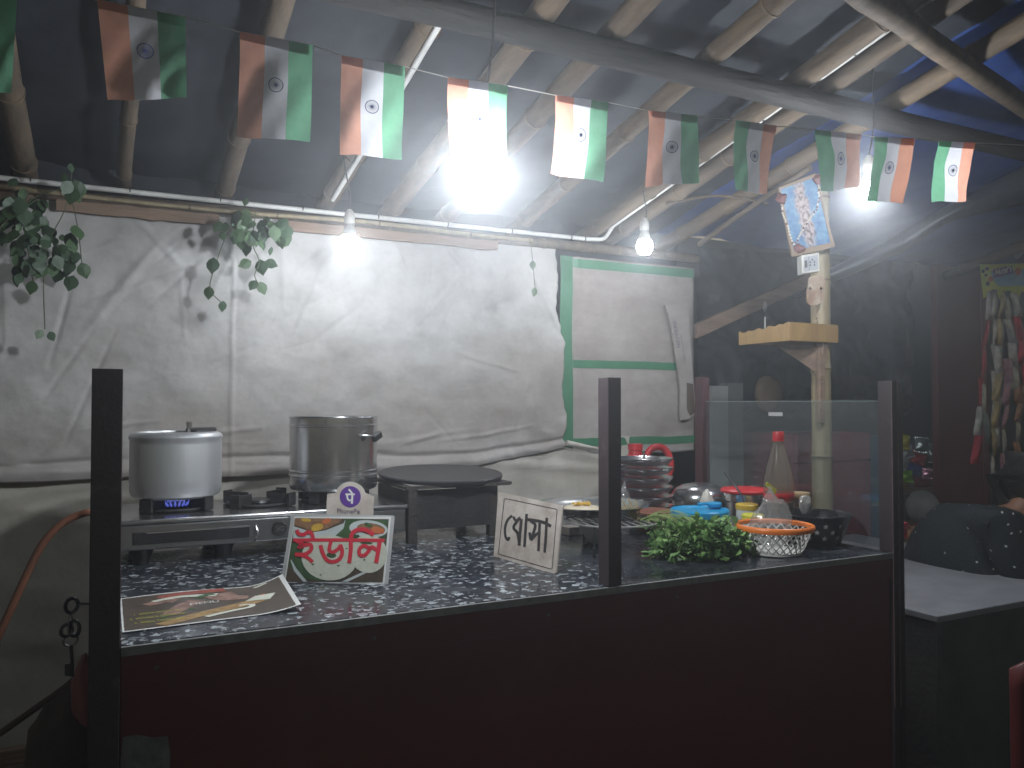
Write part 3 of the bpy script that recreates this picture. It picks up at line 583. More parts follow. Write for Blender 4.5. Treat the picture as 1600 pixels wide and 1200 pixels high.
# ---- griddle underside packing seen below
tag(MB().box(.70, .77, 2.33, 2.42, ZT, ZT+.022).build('wood_block', 'pillar', bevel=.003), 'flat grey block on the worktop between stove and griddle stand', 'block')

# ---- printed card with idli picture
c0, c1 = P(440, 908, Z=ZT+.001), P(606, 912, Z=ZT+.001)
bdir = (c1-c0).normalized(); back = V((-bdir.y, bdir.x, 0)); back = back if back.y > 0 else -back
up = (V((0, 0, 1))+back*.22).normalized()
K4 = Card(c0, bdir.cross(up), 420, 740, 6.314)
cd = thing('picture_card', 'laminated picture card of white rice cakes with red lettering', 'card', c0)
def cardpoly(card, pts, th, name, mat, parent, h=0.): 
    b = MB(); b.prism([card.at(x, y, h) for x, y in pts], -card.n*th); return b.build(name, mat, parent)
cardpoly(K4, [(112, 1068), (120, 1050), (225, 402), (240, 393), (1225, 412), (1242, 425), (1175, 1100), (1160, 1110)], .0015, 'laminate_sheet', 'laminate_clear', cd)
cardpoly(K4, [(150, 1072), (255, 425), (1208, 425), (1140, 1095)], .0004, 'picture_border', 'print_white', cd, .0006)
pic = cardpoly(K4, [(165, 1068), (262, 438), (1185, 450), (1125, 1070)], .0003, 'picture_ground', 'food_dark', cd, .001)
def blob(card, polys, mat, h, name, parent, ells=()):
    b = MB()
    for pts in polys: card.poly(b, pts, h)
    for e in ells: card.ellipse(b, *e[:4], h, *(e[4:]))
    return b.build(name, mat, parent)
h = .0012
blob(K4, [[(225, 690), (200, 900), (330, 1030), (560, 1066), (900, 900), (1130, 800), (1180, 460), (760, 446), (740, 520), (420, 640)]], 'food_green', h, 'picture_leaves', pic)
blob(K4, [[(248, 520), (330, 545), (430, 580), (560, 560), (740, 490), (760, 448), (740, 540), (650, 620), (420, 690), (240, 640)]], 'food_bowl', h+.0002, 'picture_bowl', pic, [(985, 545, 190, 85, .08)])
blob(K4, [[(262, 440), (725, 446), (700, 480), (560, 550), (430, 572), (330, 530), (255, 510)]], 'food_sauce', h+.0004, 'picture_sauce', pic)
blob(K4, [], 'food_sauce', h+.0005, 'picture_relish', pic, [(1010, 545, 140, 55, .1), ])
blob(K4, [], 'food_yellow', h+.0006, 'picture_lentil', pic, [(480, 530, 62, 36, -.3), (370, 458, 50, 18, .1)])
blob(K4, [], 'food_orange', h+.0007, 'picture_carrot', pic, [(570, 470, 48, 26, -.4)])
blob(K4, [], 'food_orange', h+.0007, 'picture_carrot', pic, [(1075, 560, 70, 32, .2)])
blob(K4, [[(215, 850), (250, 960), (340, 1066), (380, 1066), (270, 930), (225, 850)]], 'food_bowl', h+.0004, 'picture_tray', pic)
blob(K4, [[(720, 1066), (1128, 880), (1128, 905), (780, 1066)]], 'food_bowl', h+.0004, 'picture_tray', pic)
blob(K4, [[(785, 1066), (1127, 908), (1122, 1066)]], 'food_dark', h+.0005, 'picture_cloth', pic)
blob(K4, [], 'food_idli', h+.0006, 'picture_rice_cake', pic, [(985, 790, 185, 190, 0)])
blob(K4, [], 'food_idli', h+.0008, 'picture_rice_cake', pic, [(600, 830, 275, 225, .08)])
blob(K4, [], 'food_green', h+.001, 'picture_herb', pic, [(620, 805, 48, 26, .1), (965, 685, 60, 12, .05), (438, 895, 12, 8, 0), (690, 908, 14, 8, 0), (880, 610, 12, 8, 0), (515, 1000, 10, 6, 0), (770, 740, 10, 6, 0), (985, 505, 40, 16, .4), (945, 850, 8, 8, 0)])
lt = MB(); H = h+.0013; wd = 40
for pts, w in [([(245, 655), (700, 655), (1145, 658)], 32), ([(280, 555), (298, 592), (345, 602), (390, 578), (428, 592), (443, 655)], 36), ([(275, 665), (335, 690), (300, 728), (350, 708), (412, 700), (425, 742), (385, 785), (330, 800), (262, 795)], 38),
               ([(318, 800), (380, 825), (438, 872)], 34), ([(618, 660), (605, 720), (602, 762), (640, 772), (690, 742), (712, 705)], 36), ([(708, 700), (728, 770), (705, 838), (640, 870), (575, 850), (535, 780), (514, 705)], 38),
               ([(797, 882), (812, 760), (815, 640), (832, 585), (880, 555), (955, 555), (1040, 605)], 40), ([(1000, 740), (945, 712), (898, 745), (902, 800), (945, 806), (985, 768), (1020, 725), (1080, 765)], 36), ([(1100, 660), (1082, 770), (1062, 880)], 42)]:
    K4.stroke(lt, pts, w, H); H += .00003
lt.build('lettering', 'print_red', cd)

# ---- payment stand with round emblem, behind the card
sp0 = c0+back*.04+V((0, 0, 0)); PSc = Card(sp0, bdir.cross(up), 420, 740, 6.314)
ps = thing('payment_stand', 'small white payment stand with purple round emblem behind the picture card', 'stand', PSc.at(800, 700))
arc = [(805-150*math.cos(t), 225-145*math.sin(t)) for t in [math.pi*(.08+.84*i/16) for i in range(17)]]
gz0 = PSc.at(790, 1000).z
cardpoly(PSc, [(545, 860), (575, 205)]+arc+[(1036, 225), (1010, 860)], .0025, 'board', 'dirty_card', ps)
dk = MB(); PSc.ellipse(dk, 805, 228, 104, 104, .0006, 0, 40); dk = dk.build('emblem_disc', 'print_purple', ps)
gl = MB()
for pts, w in [([(757, 205), (850, 205)], 17), ([(790, 155), (826, 196)], 17), ([(826, 205), (821, 298)], 19), ([(775, 207), (778, 245), (795, 265), (824, 258)], 17)]: PSc.stroke(gl, pts, w, .0012)
gl.build('emblem_glyph', 'print_white', dk)
tx = MB(); a0, a1 = PSc.at(675, 390, .0008), PSc.at(897, 396, .0008); ex = (a1-a0).normalized(); wdt = (a1-a0).length
vs, fs = text_mesh('PhonePe', 1.); wx = max(p.x for p in vs)-min(p.x for p in vs); sc_ = wdt/wx
put_text(tx, 'PhonePe', sc_, (a0+a1)/2, ex, (PSc.at(786, 350)-PSc.at(786, 390)).normalized()); tx.build('lettering', 'print_text', ps)
bb = PSc.at(786, 1000); MB().box(bb.x-.03, bb.x+.03, bb.y+.004, bb.y+.05, ZT, ZT+.004).build('foot', 'white_plastic', ps)

# ---- hand lettered board
d0, d1 = P(770, 869, Z=ZT+.001), P(868, 896, Z=ZT+.001); dd = (d1-d0).normalized(); bk = V((-dd.y, dd.x, 0)); bk = bk if bk.x > 0 else -bk
upd = (V((0, 0, 1))+bk*.25).normalized()
K5 = Card(d0, dd.cross(upd), 760, 740, 5.3333)
sg = thing('lettered_board', 'dirty white board with black hand lettering in front of the griddle', 'sign', d0)
cardpoly(K5, [(60, 690), (98, 160), (112, 155), (622, 262), (632, 275), (578, 825), (568, 835)], .004, 'board', 'dirty_card', sg)
lb = MB()
fl_ = [(150, 215), (160, 208), (582, 297), (590, 306), (549, 788), (540, 796), (108, 672), (100, 664)]
for i in range(len(fl_)): K5.stroke(lb, [fl_[i], fl_[(i+1) % len(fl_)]], 6, .0004)
lb.build('border_line', 'print_black', sg)
lw = MB(); H = .0005
for pts, w in [([(216, 350), (178, 388), (157, 450), (160, 520), (180, 553), (192, 528)], 17), ([(228, 358), (240, 388), (262, 384), (282, 365)], 17), ([(282, 368), (228, 446), (262, 500), (276, 598)], 19), ([(294, 378), (283, 480), (274, 600)], 19),
               ([(337, 335), (327, 480), (318, 612)], 18), ([(330, 382), (400, 390), (480, 408), (540, 440)], 21), ([(368, 395), (408, 425), (398, 480), (375, 550), (362, 490)], 19), ([(375, 552), (415, 510), (442, 492)], 18),
               ([(446, 412), (441, 520), (435, 645)], 18), ([(505, 368), (498, 510), (487, 658)], 18)]:
    K5.stroke(lw, pts, w*1.25, H); H += .00003
lw.build('lettering', 'print_black', sg)

# ---- menu sheet lying at the front left
ms = thing('menu_sheet', 'glossy brown menu sheet lying flat beside the left post', 'menu', (.18, 1.68, ZT))
mc = [V((.030, 1.541, 0)), V((.336, 1.557, 0)), V((.350, 1.812, 0)), V((.030, 1.808, 0))]
def menu_pt(u, v, h=0.):
    p = mc[0]*(1-u)*(1-v)+mc[1]*u*(1-v)+mc[2]*u*v+mc[3]*(1-u)*v
    return V((p.x, p.y, ZT+.0018+h+.022*max(0, u-.72)**2*12*(.5+.5*v)+.0025*math.sin(u*5)*v))
def mgrid(u0, u1, v0, v1, h, nu, nv, name, mat, parent): return MB().grid(lambda u, v: menu_pt(u0+(u1-u0)*u, v0+(v1-v0)*v, h), nu, nv).build(name, mat, parent, smooth=60)
mgrid(0, 1, 0, 1, 0, 24, 8, 'sheet', 'print_white', ms); mp_ = mgrid(.012, .972, .025, .965, .0006, 24, 8, 'print_ground', 'menu_brown', ms)
def mblob(poly, h, name, mat, parent):
    b = MB(); b.poly([menu_pt(u, v, h) for u, v in poly]); return b.build(name, mat, parent)
def mel(u, v, a, c, rot=0, n=20): return [(u+a*math.cos(t)*math.cos(rot)-c*math.sin(t)*math.sin(rot), v+a*math.cos(t)*math.sin(rot)+c*math.sin(t)*math.cos(rot)) for t in [2*math.pi*i/n for i in range(n)]]
def mstroke(b, pts, w0, w1, h):
    q = smooth_path([V((x, y, 0)) for x, y in pts], 5); k = len(q); Ls = []; Rs = []
    for i, p in enumerate(q):
        t = (q[min(i+1, k-1)]-q[max(i-1, 0)]).normalized(); nn = V((-t.y, t.x, 0)); ww = (w0+(w1-w0)*i/(k-1))/2; Ls.append(p+nn*ww); Rs.append(p-nn*ww)
    b.add([menu_pt(p.x, p.y, h) for p in Ls]+[menu_pt(p.x, p.y, h) for p in Rs], [(i, i+1, k+i+1, k+i) for i in range(k-1)])
mq = MB(); mstroke(mq, [(.20, .05), (.42, .20), (.62, .32), (.80, .44)], .10, .13, .0012); mq.build('printed_roll', 'menu_roll', mp_)
mq = MB(); mstroke(mq, [(.26, .30), (.36, .52), (.44, .62)], .10, .14, .0012); mstroke(mq, [(.14, .66), (.25, .72), (.32, .70)], .09, .14, .0012); mstroke(mq, [(.55, .80), (.62, .62), (.74, .60)], .22, .10, .0012); mq.build('printed_hand', 'menu_pink', mp_)
mq = MB(); mstroke(mq, [(.22, .84), (.36, .90), (.62, .92)], .10, .12, .0011); mq.build('printed_fire', 'menu_red', mp_)
mq = MB(); mstroke(mq, [(.18, .74), (.34, .80), (.56, .76)], .05, .08, .0013); mq.build('printed_garnish', 'food_idli', mp_); mq = MB(); mstroke(mq, [(.45, .12), (.60, .20), (.72, .26), (.73, .34), (.66, .34)], .05, .03, .0013); mq.build('printed_plate', 'food_idli', mp_); mq = MB(); mstroke(mq, [(.78, .42), (.84, .56)], .16, .14, .0013); mq.build('printed_packet', 'food_idli', mp_); mq = MB(); mstroke(mq, [(.80, .87), (.88, .93)], .03, .05, .0013); mq.build('printed_spoon', 'food_idli', mp_)
mq = MB(); mstroke(mq, [(.77, .53), (.85, .57)], .07, .07, .0015); mq.build('printed_label', 'food_orange', mp_)
mq = MB(); mstroke(mq, [(.44, .70), (.50, .78), (.54, .80)], .05, .07, .0014); mq.build('printed_leaf', 'food_green', mp_); mq = MB(); mstroke(mq, [(.20, .20), (.34, .40), (.40, .36)], .02, .03, .0011); mq.build('printed_leaf', 'food_green', mp_)
ex = (mc[1]-mc[0]).normalized(); ey = (mc[3]-mc[0]).normalized()
mq = MB(); 
for k, t in enumerate(('1  SADA DOSA 40/-', '2  MASALA DOSA 50/-', '3  ROLL DOSA 60/-')): put_text(mq, t, .0125, menu_pt(.20, .38-.115*k, .0016), ex*.82, ey*1.25)
mq.build('lettering', 'menu_text', mp_)
mq = MB(); put_text(mq, 'MENU', .02, menu_pt(.47, .50, .0016), ex, ey*1.1); mq.build('heading', 'print_white', mp_)

# ---- wire rack with steel plate, bread, bowl underneath
rc = P(957, 813, Z=.885)
rk = thing('wire_rack', 'round chromed wire rack on thin legs beside the middle post', 'rack', (rc.x, rc.y, ZT))
rr_ = .128; ring = [V((rc.x+rr_*math.cos(t), rc.y+rr_*math.sin(t), .885)) for t in [2*math.pi*i/40 for i in range(41)]]
MB().tube(ring, .0026, 6, False).build('rim', 'rod_steel', rk, smooth=60)
ra = R_(78)
for k in range(-5, 6):
    o = k*.0235; hl = math.sqrt(max(0, rr_**2-o*o)); d = V((math.cos(ra), math.sin(ra), 0)); nn = V((-d.y, d.x, 0)); c = V((rc.x, rc.y, .8865))+nn*o
    MB().tube([c-d*hl, c+d*hl], .0023, 6).build('rod', 'rod_steel', rk, smooth=60)
for ang in (-38, 95, 215):
    p = V((rc.x+rr_*math.cos(R_(ang)), rc.y+rr_*math.sin(R_(ang)), ZT))
    l = MB().tube([p+V((0, 0, .02)), p+V((0, 0, .078))], .0022, 6).build('leg', 'steel_dirty', rk); MB().tube([p, p+V((0, 0, .024))], .0042, 8).build('rubber_foot', 'black_plastic', l)
pc = P(925, 789, Z=.915)
pl = thing('steel_plate', 'wide shallow steel dish with a flatbread, resting on the wire rack', 'dish', (pc.x, pc.y, .889))
MB().lathe([(0, 0), (.085, 0), (.10, .003), (.135, .018), (.156, .030), (.159, .030), (.159, .032), (.154, .032), (.133, .021), (.098, .006), (0, .004)], pl.location, 60).build('body', 'steel', pl, smooth=40)
bc = P(909, 794, Z=.902)
br = thing('flatbread', 'pale round flatbread with yellow filling on the steel dish', 'flatbread', (bc.x, bc.y, .8935))
b = MB(); b.lathe([(0, 0), (.040, .0005), (.052, .006), (.05, .011), (.03, .016), (0, .018)], br.location, 26); b.v = [p+V((0, 0, .004*nz(p, 40))) for p in b.v]; b.build('bread', 'dosa', br, smooth=60)
b = MB()
for k in range(34):
    a, r = random.random()*6.28, .024*math.sqrt(random.random()); m = Matrix.Translation((br.location.x+r*math.cos(a)*1.2, br.location.y+r*math.sin(a)*.8, br.location.z+.019+.004*random.random())) @ Matrix.Rotation(random.random()*3, 4, 'Z') @ Matrix.Rotation(random.random(), 4, 'X'); b.box(-.004, .004, -.003, .003, -.002, .002, m)
b.build('filling', 'food_yellow', br)
wb = V((1.262, 1.945, ZT-.001)); 
tag(MB().lathe([(0, 0), (.038, 0), (.042, .003), (.054, .022), (.060, .044), (.062, .048), (.060, .049), (.052, .024), (.038, .006), (0, .005)], wb, 36).build('white_bowl', 'enamel_white', smooth=40, loc=wb), 'small white bowl under the wire rack', 'bowl')
wx = P(905, 836, Z=ZT); tag(MB().box(wx.x-.035, wx.x+.03, wx.y, wx.y+.05, ZT, ZT+.024).build('white_box', 'dirty_card', bevel=.002, loc=(wx.x, wx.y, ZT)), 'small flat whitish box under the wire rack next to the lettered board', 'box')
# ---- tower of steel plates on a rod
tw = V((1.60, 2.2, ZT)); it = thing('steamer_rack', 'tower of stacked shallow steel steamer plates on a central rod', 'steamer rack', tw)
for k in range(7):
    z = .818+k*.0310
    MB().lathe([(0, -.010), (.06, -.010), (.08, -.006), (.090, .006), (.096, .0125), (.097, .0145), (.095, .0155), (.088, .010), (.076, -.002), (0, -.006)], (tw.x+.003*nz((k, 1, 1)), tw.y, z), 44).build('plate', 'steel', it, smooth=40)
MB().tube([tw+V((0, 0, .003)), tw+V((0, 0, .235))], .004, 8).build('rod', 'steel', it)
# ---- red jug
jx = P(1000, 720, Y=2.52); J = V((jx.x, 2.52, ZT))
jg = thing('red_jug', 'red plastic jug with a looped handle behind the plate tower', 'jug', J)
MB().lathe([(0, 0), (.04, 0), (.045, .01), (.047, .10), (.045, .165), (.038, .19), (.026, .20), (.024, .215), (.028, .217), (.028, .240), (.0, .241)], J+V((-.022, 0, 0)), 32).build('body', 'red_plastic', jg, smooth=40)
hx = V((.893, -.45, 0)); MB().tube(smooth_path([J+hx*.02+V((0, 0, .185)), J+hx*.045+V((0, 0, .222)), J+hx*.085+V((0, 0, .225)), J+hx*.112+V((0, 0, .19)), J+hx*.112+V((0, 0, .13)), J+hx*.06+V((0, 0, .07))], 6), [.013]*31, 10).build('handle', 'red_plastic', jg, smooth=60)
# ---- round steel pot with domed lid
D = V((1.762, 2.115, ZT)); dp = thing('lidded_pot', 'round steel pot with a domed shiny lid behind the blue tub', 'pot', D)
MB().lathe([(0, 0), (.075, 0), (.086, .012), (.091, .04), (.091, .075), (0, .076)], D, 44).build('body', 'steel', dp, smooth=40)
MB().lathe([(.0935, .074), (.0935, .084), (.090, .096), (.078, .112), (.055, .124), (.03, .129), (0, .130)], D, 44).build('lid', 'steel', dp, smooth=40)
# ---- red lidded steel tub and ladle
T = V((1.805, 1.935, ZT)); tb = thing('red_lidded_tub', 'steel tub with a red lid left of the cola bottle', 'tub', T)
MB().lathe([(0, 0), (.064, 0), (.069, .006), (.069, .085), (.072, .09), (.072, .112), (.069, .114), (0, .112)], T, 40).build('body', 'steel', tb, smooth=30)
MB().lathe([(.070, .1145), (.076, .115), (.077, .121), (.07, .127), (.04, .130), (0, .131)], T+V((-.006, .006, 0)), 36).build('lid', 'red_plastic', tb, smooth=40)
l0, l1 = P(1133, 739, Y=1.93), P(1158, 772, Y=1.86)
la = thing('ladle', 'black handled ladle leaning on the red-lidded tub', 'ladle', l1)
MB().tube([l0, l0.lerp(l1, .3), l1], [.0075, .006, .0045], 8, squash=.6).build('handle', 'black_plastic', la, smooth=60)
l2 = V((l1.x+.02, l1.y-.02, ZT+.03)); MB().tube([l1, l2], .003, 6).build('shaft', 'steel', la); MB().lathe([(0, 0), (.015, .002), (.024, .012), (.025, .02), (.022, .019), (.013, .004), (0, .003)], l2-V((0, 0, .026)), 20).build('bowl', 'steel', la, smooth=40)
# ---- cola bottle
Bo = V((1.752, 1.752, ZT)); bt = thing('cola_bottle', 'clear tapering bottle with red cap and dark drink', 'bottle', Bo)
MB().lathe([(0, .004), (.030, 0), (.039, .004), (.042, .02), (.040, .06), (.0395, .09), (.043, .125), (.0435, .145), (.040, .175), (.033, .205), (.024, .24), (.0165, .268), (.0135, .283), (.0135, .292)], Bo, 40, cap=False).build('glass', 'bottle_clear', bt, smooth=60)
MB().lathe([(0, .006), (.030, .003), (.037, .006), (.0402, .02), (.0383, .06), (.0378, .09), (.0402, .108), (0, .108)], Bo, 36).build('drink', 'cola', bt, smooth=60)
MB().lathe([(.0405, .112), (.0438, .124), (.0442, .131), (.0438, .135)], Bo, 36, cap=False).build('label_band', 'red_plastic', bt, smooth=60)
cp = MB().lathe([(.0155, .286), (.0162, .288), (.0162, .307), (.0148, .311), (0, .311)], Bo, 30).build('cap', 'red_plastic', bt, smooth=30)
MB().lathe([(.0172, .2835), (.0172, .2865), (.0150, .2868)], Bo, 30).build('cap_ring', 'red_plastic', cp)
mtag = P(1206, 762, Y=1.70); b = MB(); b.prism([P(1199, 753, Y=1.70), P(1214, 765, Y=1.70), P(1211, 772, Y=1.70), P(1196, 758, Y=1.70)], (0, .002, 0)); b.build('lime_tag', 'yellow_lime', bt)
# ---- blue lidded tub and scoop
Bt = V((1.552, 1.862, ZT)); bl = thing('blue_tub', 'round tub with bright blue lid behind the herbs', 'tub', Bt)
MB().lathe([(0, 0), (.062, 0), (.066, .004), (.076, .07), (.0775, .074), (0, .074)], Bt, 40).build('body', 'blue_tub', bl, smooth=40)
MB().lathe([(.0780, .066), (.0845, .067), (.0855, .074), (.0855, .082), (.082, .086), (.078, .0845), (.074, .0805), (0, .081)], Bt, 48).build('lid', 'blue_plastic', bl, smooth=35)
sc = P(1116, 789, Z=ZT+.092); so = thing('blue_scoop', 'small blue scoop on the blue tub lid', 'scoop', sc)
MB().lathe([(0, 0), (.014, .001), (.021, .007), (.0225, .014), (.020, .0175), (.010, .019), (0, .0192)], (sc.x, sc.y, ZT+.0825), 22).build('bowl', 'blue_plastic', so, smooth=50)
MB().tube([(sc.x-.018, sc.y+.004, ZT+.097), (sc.x-.045, sc.y+.02, ZT+.094)], .0045, 8).build('handle', 'blue_plastic', so, smooth=60)
# ---- clay bowl, paper cone, pouches
cb = V((1.50, 2.02, ZT-.001)); tag(MB().lathe([(0, 0), (.04, 0), (.058, .02), (.066, .055), (.070, .066), (.066, .068), (.060, .055), (.05, .02), (0, .01)], cb, 36).build('clay_bowl', 'clay', smooth=40, loc=cb), 'reddish clay bowl between the plate tower and the blue tub', 'bowl')
def crumple(name, c, r, mat, label, cat, sq=(1, 1, 1), amp=.35, n=22, sc=28., neck=0.):
    b = MB(); c = V(c); prof = [(math.sin(math.pi*i/n), -math.cos(math.pi*i/n)) for i in range(n+1)]
    vs = []
    for (pr_, z) in prof:
        for j in range(n):
            q = 2*math.pi*j/n; d = V((pr_*math.cos(q), pr_*math.sin(q), z)); w = 1+amp*fr((d.x*r*sc+c.x*9, d.y*r*sc, d.z*r*sc), 1., 3)+amp*.4*ridge(d*r*sc*1.7+c)
            if neck and d.z > .1: w *= 1+neck*d.z; d = V((d.x*(1-.75*d.z), d.y*(1-.75*d.z), d.z))
            vs.append(V((d.x*sq[0], d.y*sq[1], d.z*sq[2]))*r*w)
    zm = min(p.z for p in vs); b.add([c+V((p.x, p.y, p.z-zm)) for p in vs], [(i*n+j, i*n+(j+1) % n, (i+1)*n+(j+1) % n, (i+1)*n+j) for i in range(n) for j in range(n)])
    return tag(b.build(name, mat, smooth=24 if mat == 'poly_bag' else 60, loc=c), label, cat)
crumple('plastic_bag', (1.395, 2.02, ZT), .036, 'poly_bag', 'clear crumpled plastic bag standing by the steel dish', 'bag', (1.05, .9, 1.35), neck=.7)
crumple('plastic_pouch', (1.558, 1.735, ZT), .03, 'poly_bag', 'pale rounded plastic pouch between herbs and basket', 'pouch', (1, .8, 1.1))
crumple('paper_twist', (1.70, 2.005, ZT), .028, 'white_card', 'white twisted paper beside the domed lid', 'paper', (.8, .6, 1.9), amp=.3)
for (u, yy, zt_, r, mt, lab) in ((1167, 1.81, .905, .0325, 'yellow_plastic', 'small jar with ochre yellow lid behind the basket'), (1176, 1.725, .889, .031, 'yellow_lime', 'small jar with lemon yellow lid nearest the basket rim')):
    xx = P(u, 790, Y=yy).x; j = thing('spice_jar', lab, 'jar', (xx, yy, ZT), 'yellow lidded spice jars'); hh = zt_-ZT
    MB().lathe([(0, 0), (r-.004, 0), (r-.002, .004), (r-.002, hh-.016), (0, hh-.016)], j.location, 28).build('body', 'white_plastic', j, smooth=40)
    MB().lathe([(r, hh-.0155), (r, hh-.003), (r-.003, hh), (0, hh)], j.location, 28).build('lid', mt, j, smooth=40)
wj = V((1.853, 1.768, ZT)); j = thing('wooden_lid_jar', 'jar with pale wooden lid right of the cola bottle', 'jar', wj)
MB().lathe([(0, 0), (.025, 0), (.027, .005), (.027, .108), (0, .108)], wj, 26).build('body', 'bottle_clear', j, smooth=40); MB().lathe([(.0295, .1085), (.0305, .112), (.0305, .126), (.028, .129), (0, .1295)], wj, 28).build('lid', 'cork', j, smooth=40)
MB().lathe([(0, .003), (.0245, .003), (.0245, .07), (0, .072)], wj, 22).build('contents', 'food_dark', j)
# ---- orange rimmed basket
K = V((1.577, 1.594, ZT)); bk_ = thing('plastic_basket', 'white lattice plastic basket with orange rim near the counter front', 'basket', K)
MB().lathe([(.094, .064), (.1005, .062), (.1025, .068), (.1015, .075), (.097, .077), (.093, .073)], K, 56, cap=False).lathe([(.094, .064), (.093, .073)], K, 56, cap=False).build('rim', 'orange_plastic', bk_, smooth=60)
MB().lathe([(0, 0), (.066, 0), (.069, .002), (.0695, .008), (.066, .008), (.064, .003), (0, .003)], K, 44).build('base', 'white_plastic', bk_, smooth=50)
lat = MB(); N = 26
def bas(a, t, o): r = .0685+(.0955-.0685)*t**.8+o; return K+V((r*math.cos(a), r*math.sin(a), .006+.060*t))
for s_ in (1, -1):
    for k in range(N):
        a0 = 2*math.pi*k/N; vs = []
        for i in range(9):
            t = i/8; a = a0+s_*t*.62; da = .026
            vs += [bas(a-da, t, .0005), bas(a+da, t, .0005), bas(a+da, t, -.0012), bas(a-da, t, -.0012)]
        lat.add(vs, [(i*4+j, i*4+(j+1) % 4, (i+1)*4+(j+1) % 4, (i+1)*4+j) for i in range(8) for j in range(4)])
lat.build('lattice_wall', 'white_plastic', bk_)
crumple('plastic_bag', (1.572, 1.60, ZT+.012), .044, 'poly_bag', 'clear plastic bag sticking up out of the orange rimmed basket', 'bag', (1.1, 1., 1.25), neck=.6)
# ---- black bowl with white stars
Q = V((1.787, 1.648, ZT-.001)); bb_ = thing('star_bowl', 'black enamel bowl with white star prints in the right corner', 'bowl', Q)
BP = [(0, 0), (.058, 0), (.064, .003), (.078, .035), (.090, .075), (.0945, .082), (.0965, .085), (.0945, .087), (.088, .080), (.074, .035), (.058, .007), (0, .006)]
MB().lathe(BP, Q, 52).build('body', 'enamel_black', bb_, smooth=40)
def bowl_r(z): return np.interp(z, [.003, .035, .075, .082], [.064, .078, .090, .0945])
for row, (z, off) in enumerate(((.060, 0), (.043, .5), (.026, .0))):
    for k in range(12):
        a = 2*math.pi*(k+off)/12; b = MB(); pts = []
        for i in range(10):
            rr2 = .0085 if i % 2 == 0 else .0034; t = math.pi/2+math.pi*i/5; zz = z+rr2*math.sin(t); r = bowl_r(zz)+.0006; aa = a+rr2*math.cos(t)/r; pts.append(Q+V((r*math.cos(aa), r*math.sin(aa), zz)))
        c = Q+V(((bowl_r(z)+.0007)*math.cos(a), (bowl_r(z)+.0007)*math.sin(a), z)); b.add([c]+pts, [(0, i+1, (i+1) % 10+1) for i in range(10)]); b.build('star_print', 'star', bb_)
crumple('sachet', (1.80, 1.70, ZT+.075), .018, 'pk_silver', 'small silvery sachet on the rim of the star bowl', 'sachet', (1.2, .5, 1.3))
# ---- coriander
hb_ = V((1.372, 1.655, ZT)); he = thing('herb_bunch', 'bunch of fresh green coriander lying at the counter front', 'herbs', hb_)
ax = V((.86, -.28, 0)).normalized()
stm = MB(); lv = [MB(), MB()]; rootp = hb_+V((-.085, .13, .075))
def leaf_frond(mb, p, d, s):
    n = d.orthogonal().normalized(); n = (n*math.cos(random.random()*6.28)+d.cross(n)*math.sin(random.random()*6.28)); n = (n+V((0, 0, .7))).normalized(); s_ = d.cross(n).normalized()
    for a in (-.9, 0, .9):
        dd = (d*math.cos(a)+s_*math.sin(a)); ss = dd.cross(n); q = s*(1 if a == 0 else .8); w = q*.42; dn = n*(.25*q*(random.random()-.6))
        mb.add([p, p+dd*q*.45+ss*w, p+dd*q*.75+ss*w*1.05+dn, p+dd*q*.82+ss*w*.35, p+dd*q+dn*1.6, p+dd*q*.82-ss*w*.35, p+dd*q*.75-ss*w*1.05+dn, p+dd*q*.45-ss*w], [(0, 1, 3), (1, 2, 3), (0, 3, 4), (0, 4, 5), (0, 5, 7), (5, 6, 7)])
for k in range(230):
    a, r = random.random()*6.28, math.sqrt(random.random()); e = hb_+ax*(r*math.cos(a)*.108+.008)+V((.28, .86, 0)).normalized()*(r*math.sin(a)*.068)
    top = (.066+.03*nz((e.x*22, e.y*22, 3)))*math.sqrt(max(0, 1-(r*.9)**2)); e.z = ZT+.008+top*random.random()**.6
    m1 = rootp.lerp(e, .5)+V((0, 0, .02+.03*random.random()))
    if k % 7 == 0: stm.tube(smooth_path([rootp+V((random.uniform(-.01, .01), random.uniform(-.01, .01), random.uniform(-.01, .01))), m1, e], 3), .0011, 4, False)
    for j in range(7):
        q = e+V((random.gauss(0, .019), random.gauss(0, .013), random.gauss(0, .014))); q.z = max(q.z, ZT+.004)
        d = (q-hb_-V((0, 0, .02))+V((random.gauss(0, .03), random.gauss(0, .03), random.gauss(0, .03)))).normalized(); leaf_frond(lv[0 if random.random() < .65 else 1], q, d, random.uniform(.012, .020))
for k in range(34):
    a = random.uniform(0, 6.28); e = hb_+V((.125*math.cos(a)+random.gauss(0, .012), .078*math.sin(a)+random.gauss(0, .01), random.uniform(.006, .062+.02*math.cos(a+2.4))))
    base = hb_+V((.05*math.cos(a), .03*math.sin(a), .05)); md = base.lerp(e, .5)+V((0, 0, .015)); stm.tube(smooth_path([base, md, e], 3), .0010, 4, False)
    for j in range(6):
        q = e+V((random.gauss(0, .010), random.gauss(0, .008), random.gauss(0, .008))); q.z = max(q.z, ZT+.004); leaf_frond(lv[j % 2], q, (e-base+V((random.gauss(0, .02), random.gauss(0, .02), random.gauss(0, .02)))).normalized(), random.uniform(.013, .022))
stm.build('stems', 'herb_stem', he, smooth=60)
o = lv[0].build('leaves', 'herb', he); o['kind'] = 'stuff'; o = lv[1].build('leaves', 'herb_dark', he); o['kind'] = 'stuff'
rt = MB()
for k in range(26):
    a = random.uniform(-1, 1); rt.tube(smooth_path([rootp+V((random.uniform(-.012, .012), .0, 0)), rootp+V((-.01+.02*a, .015, .02)), rootp+V((-.02+.03*a, .02+.02*random.random(), .03+.03*random.random()))], 3), .0011, 4, False)
rt.build('roots', 'herb_root', he)

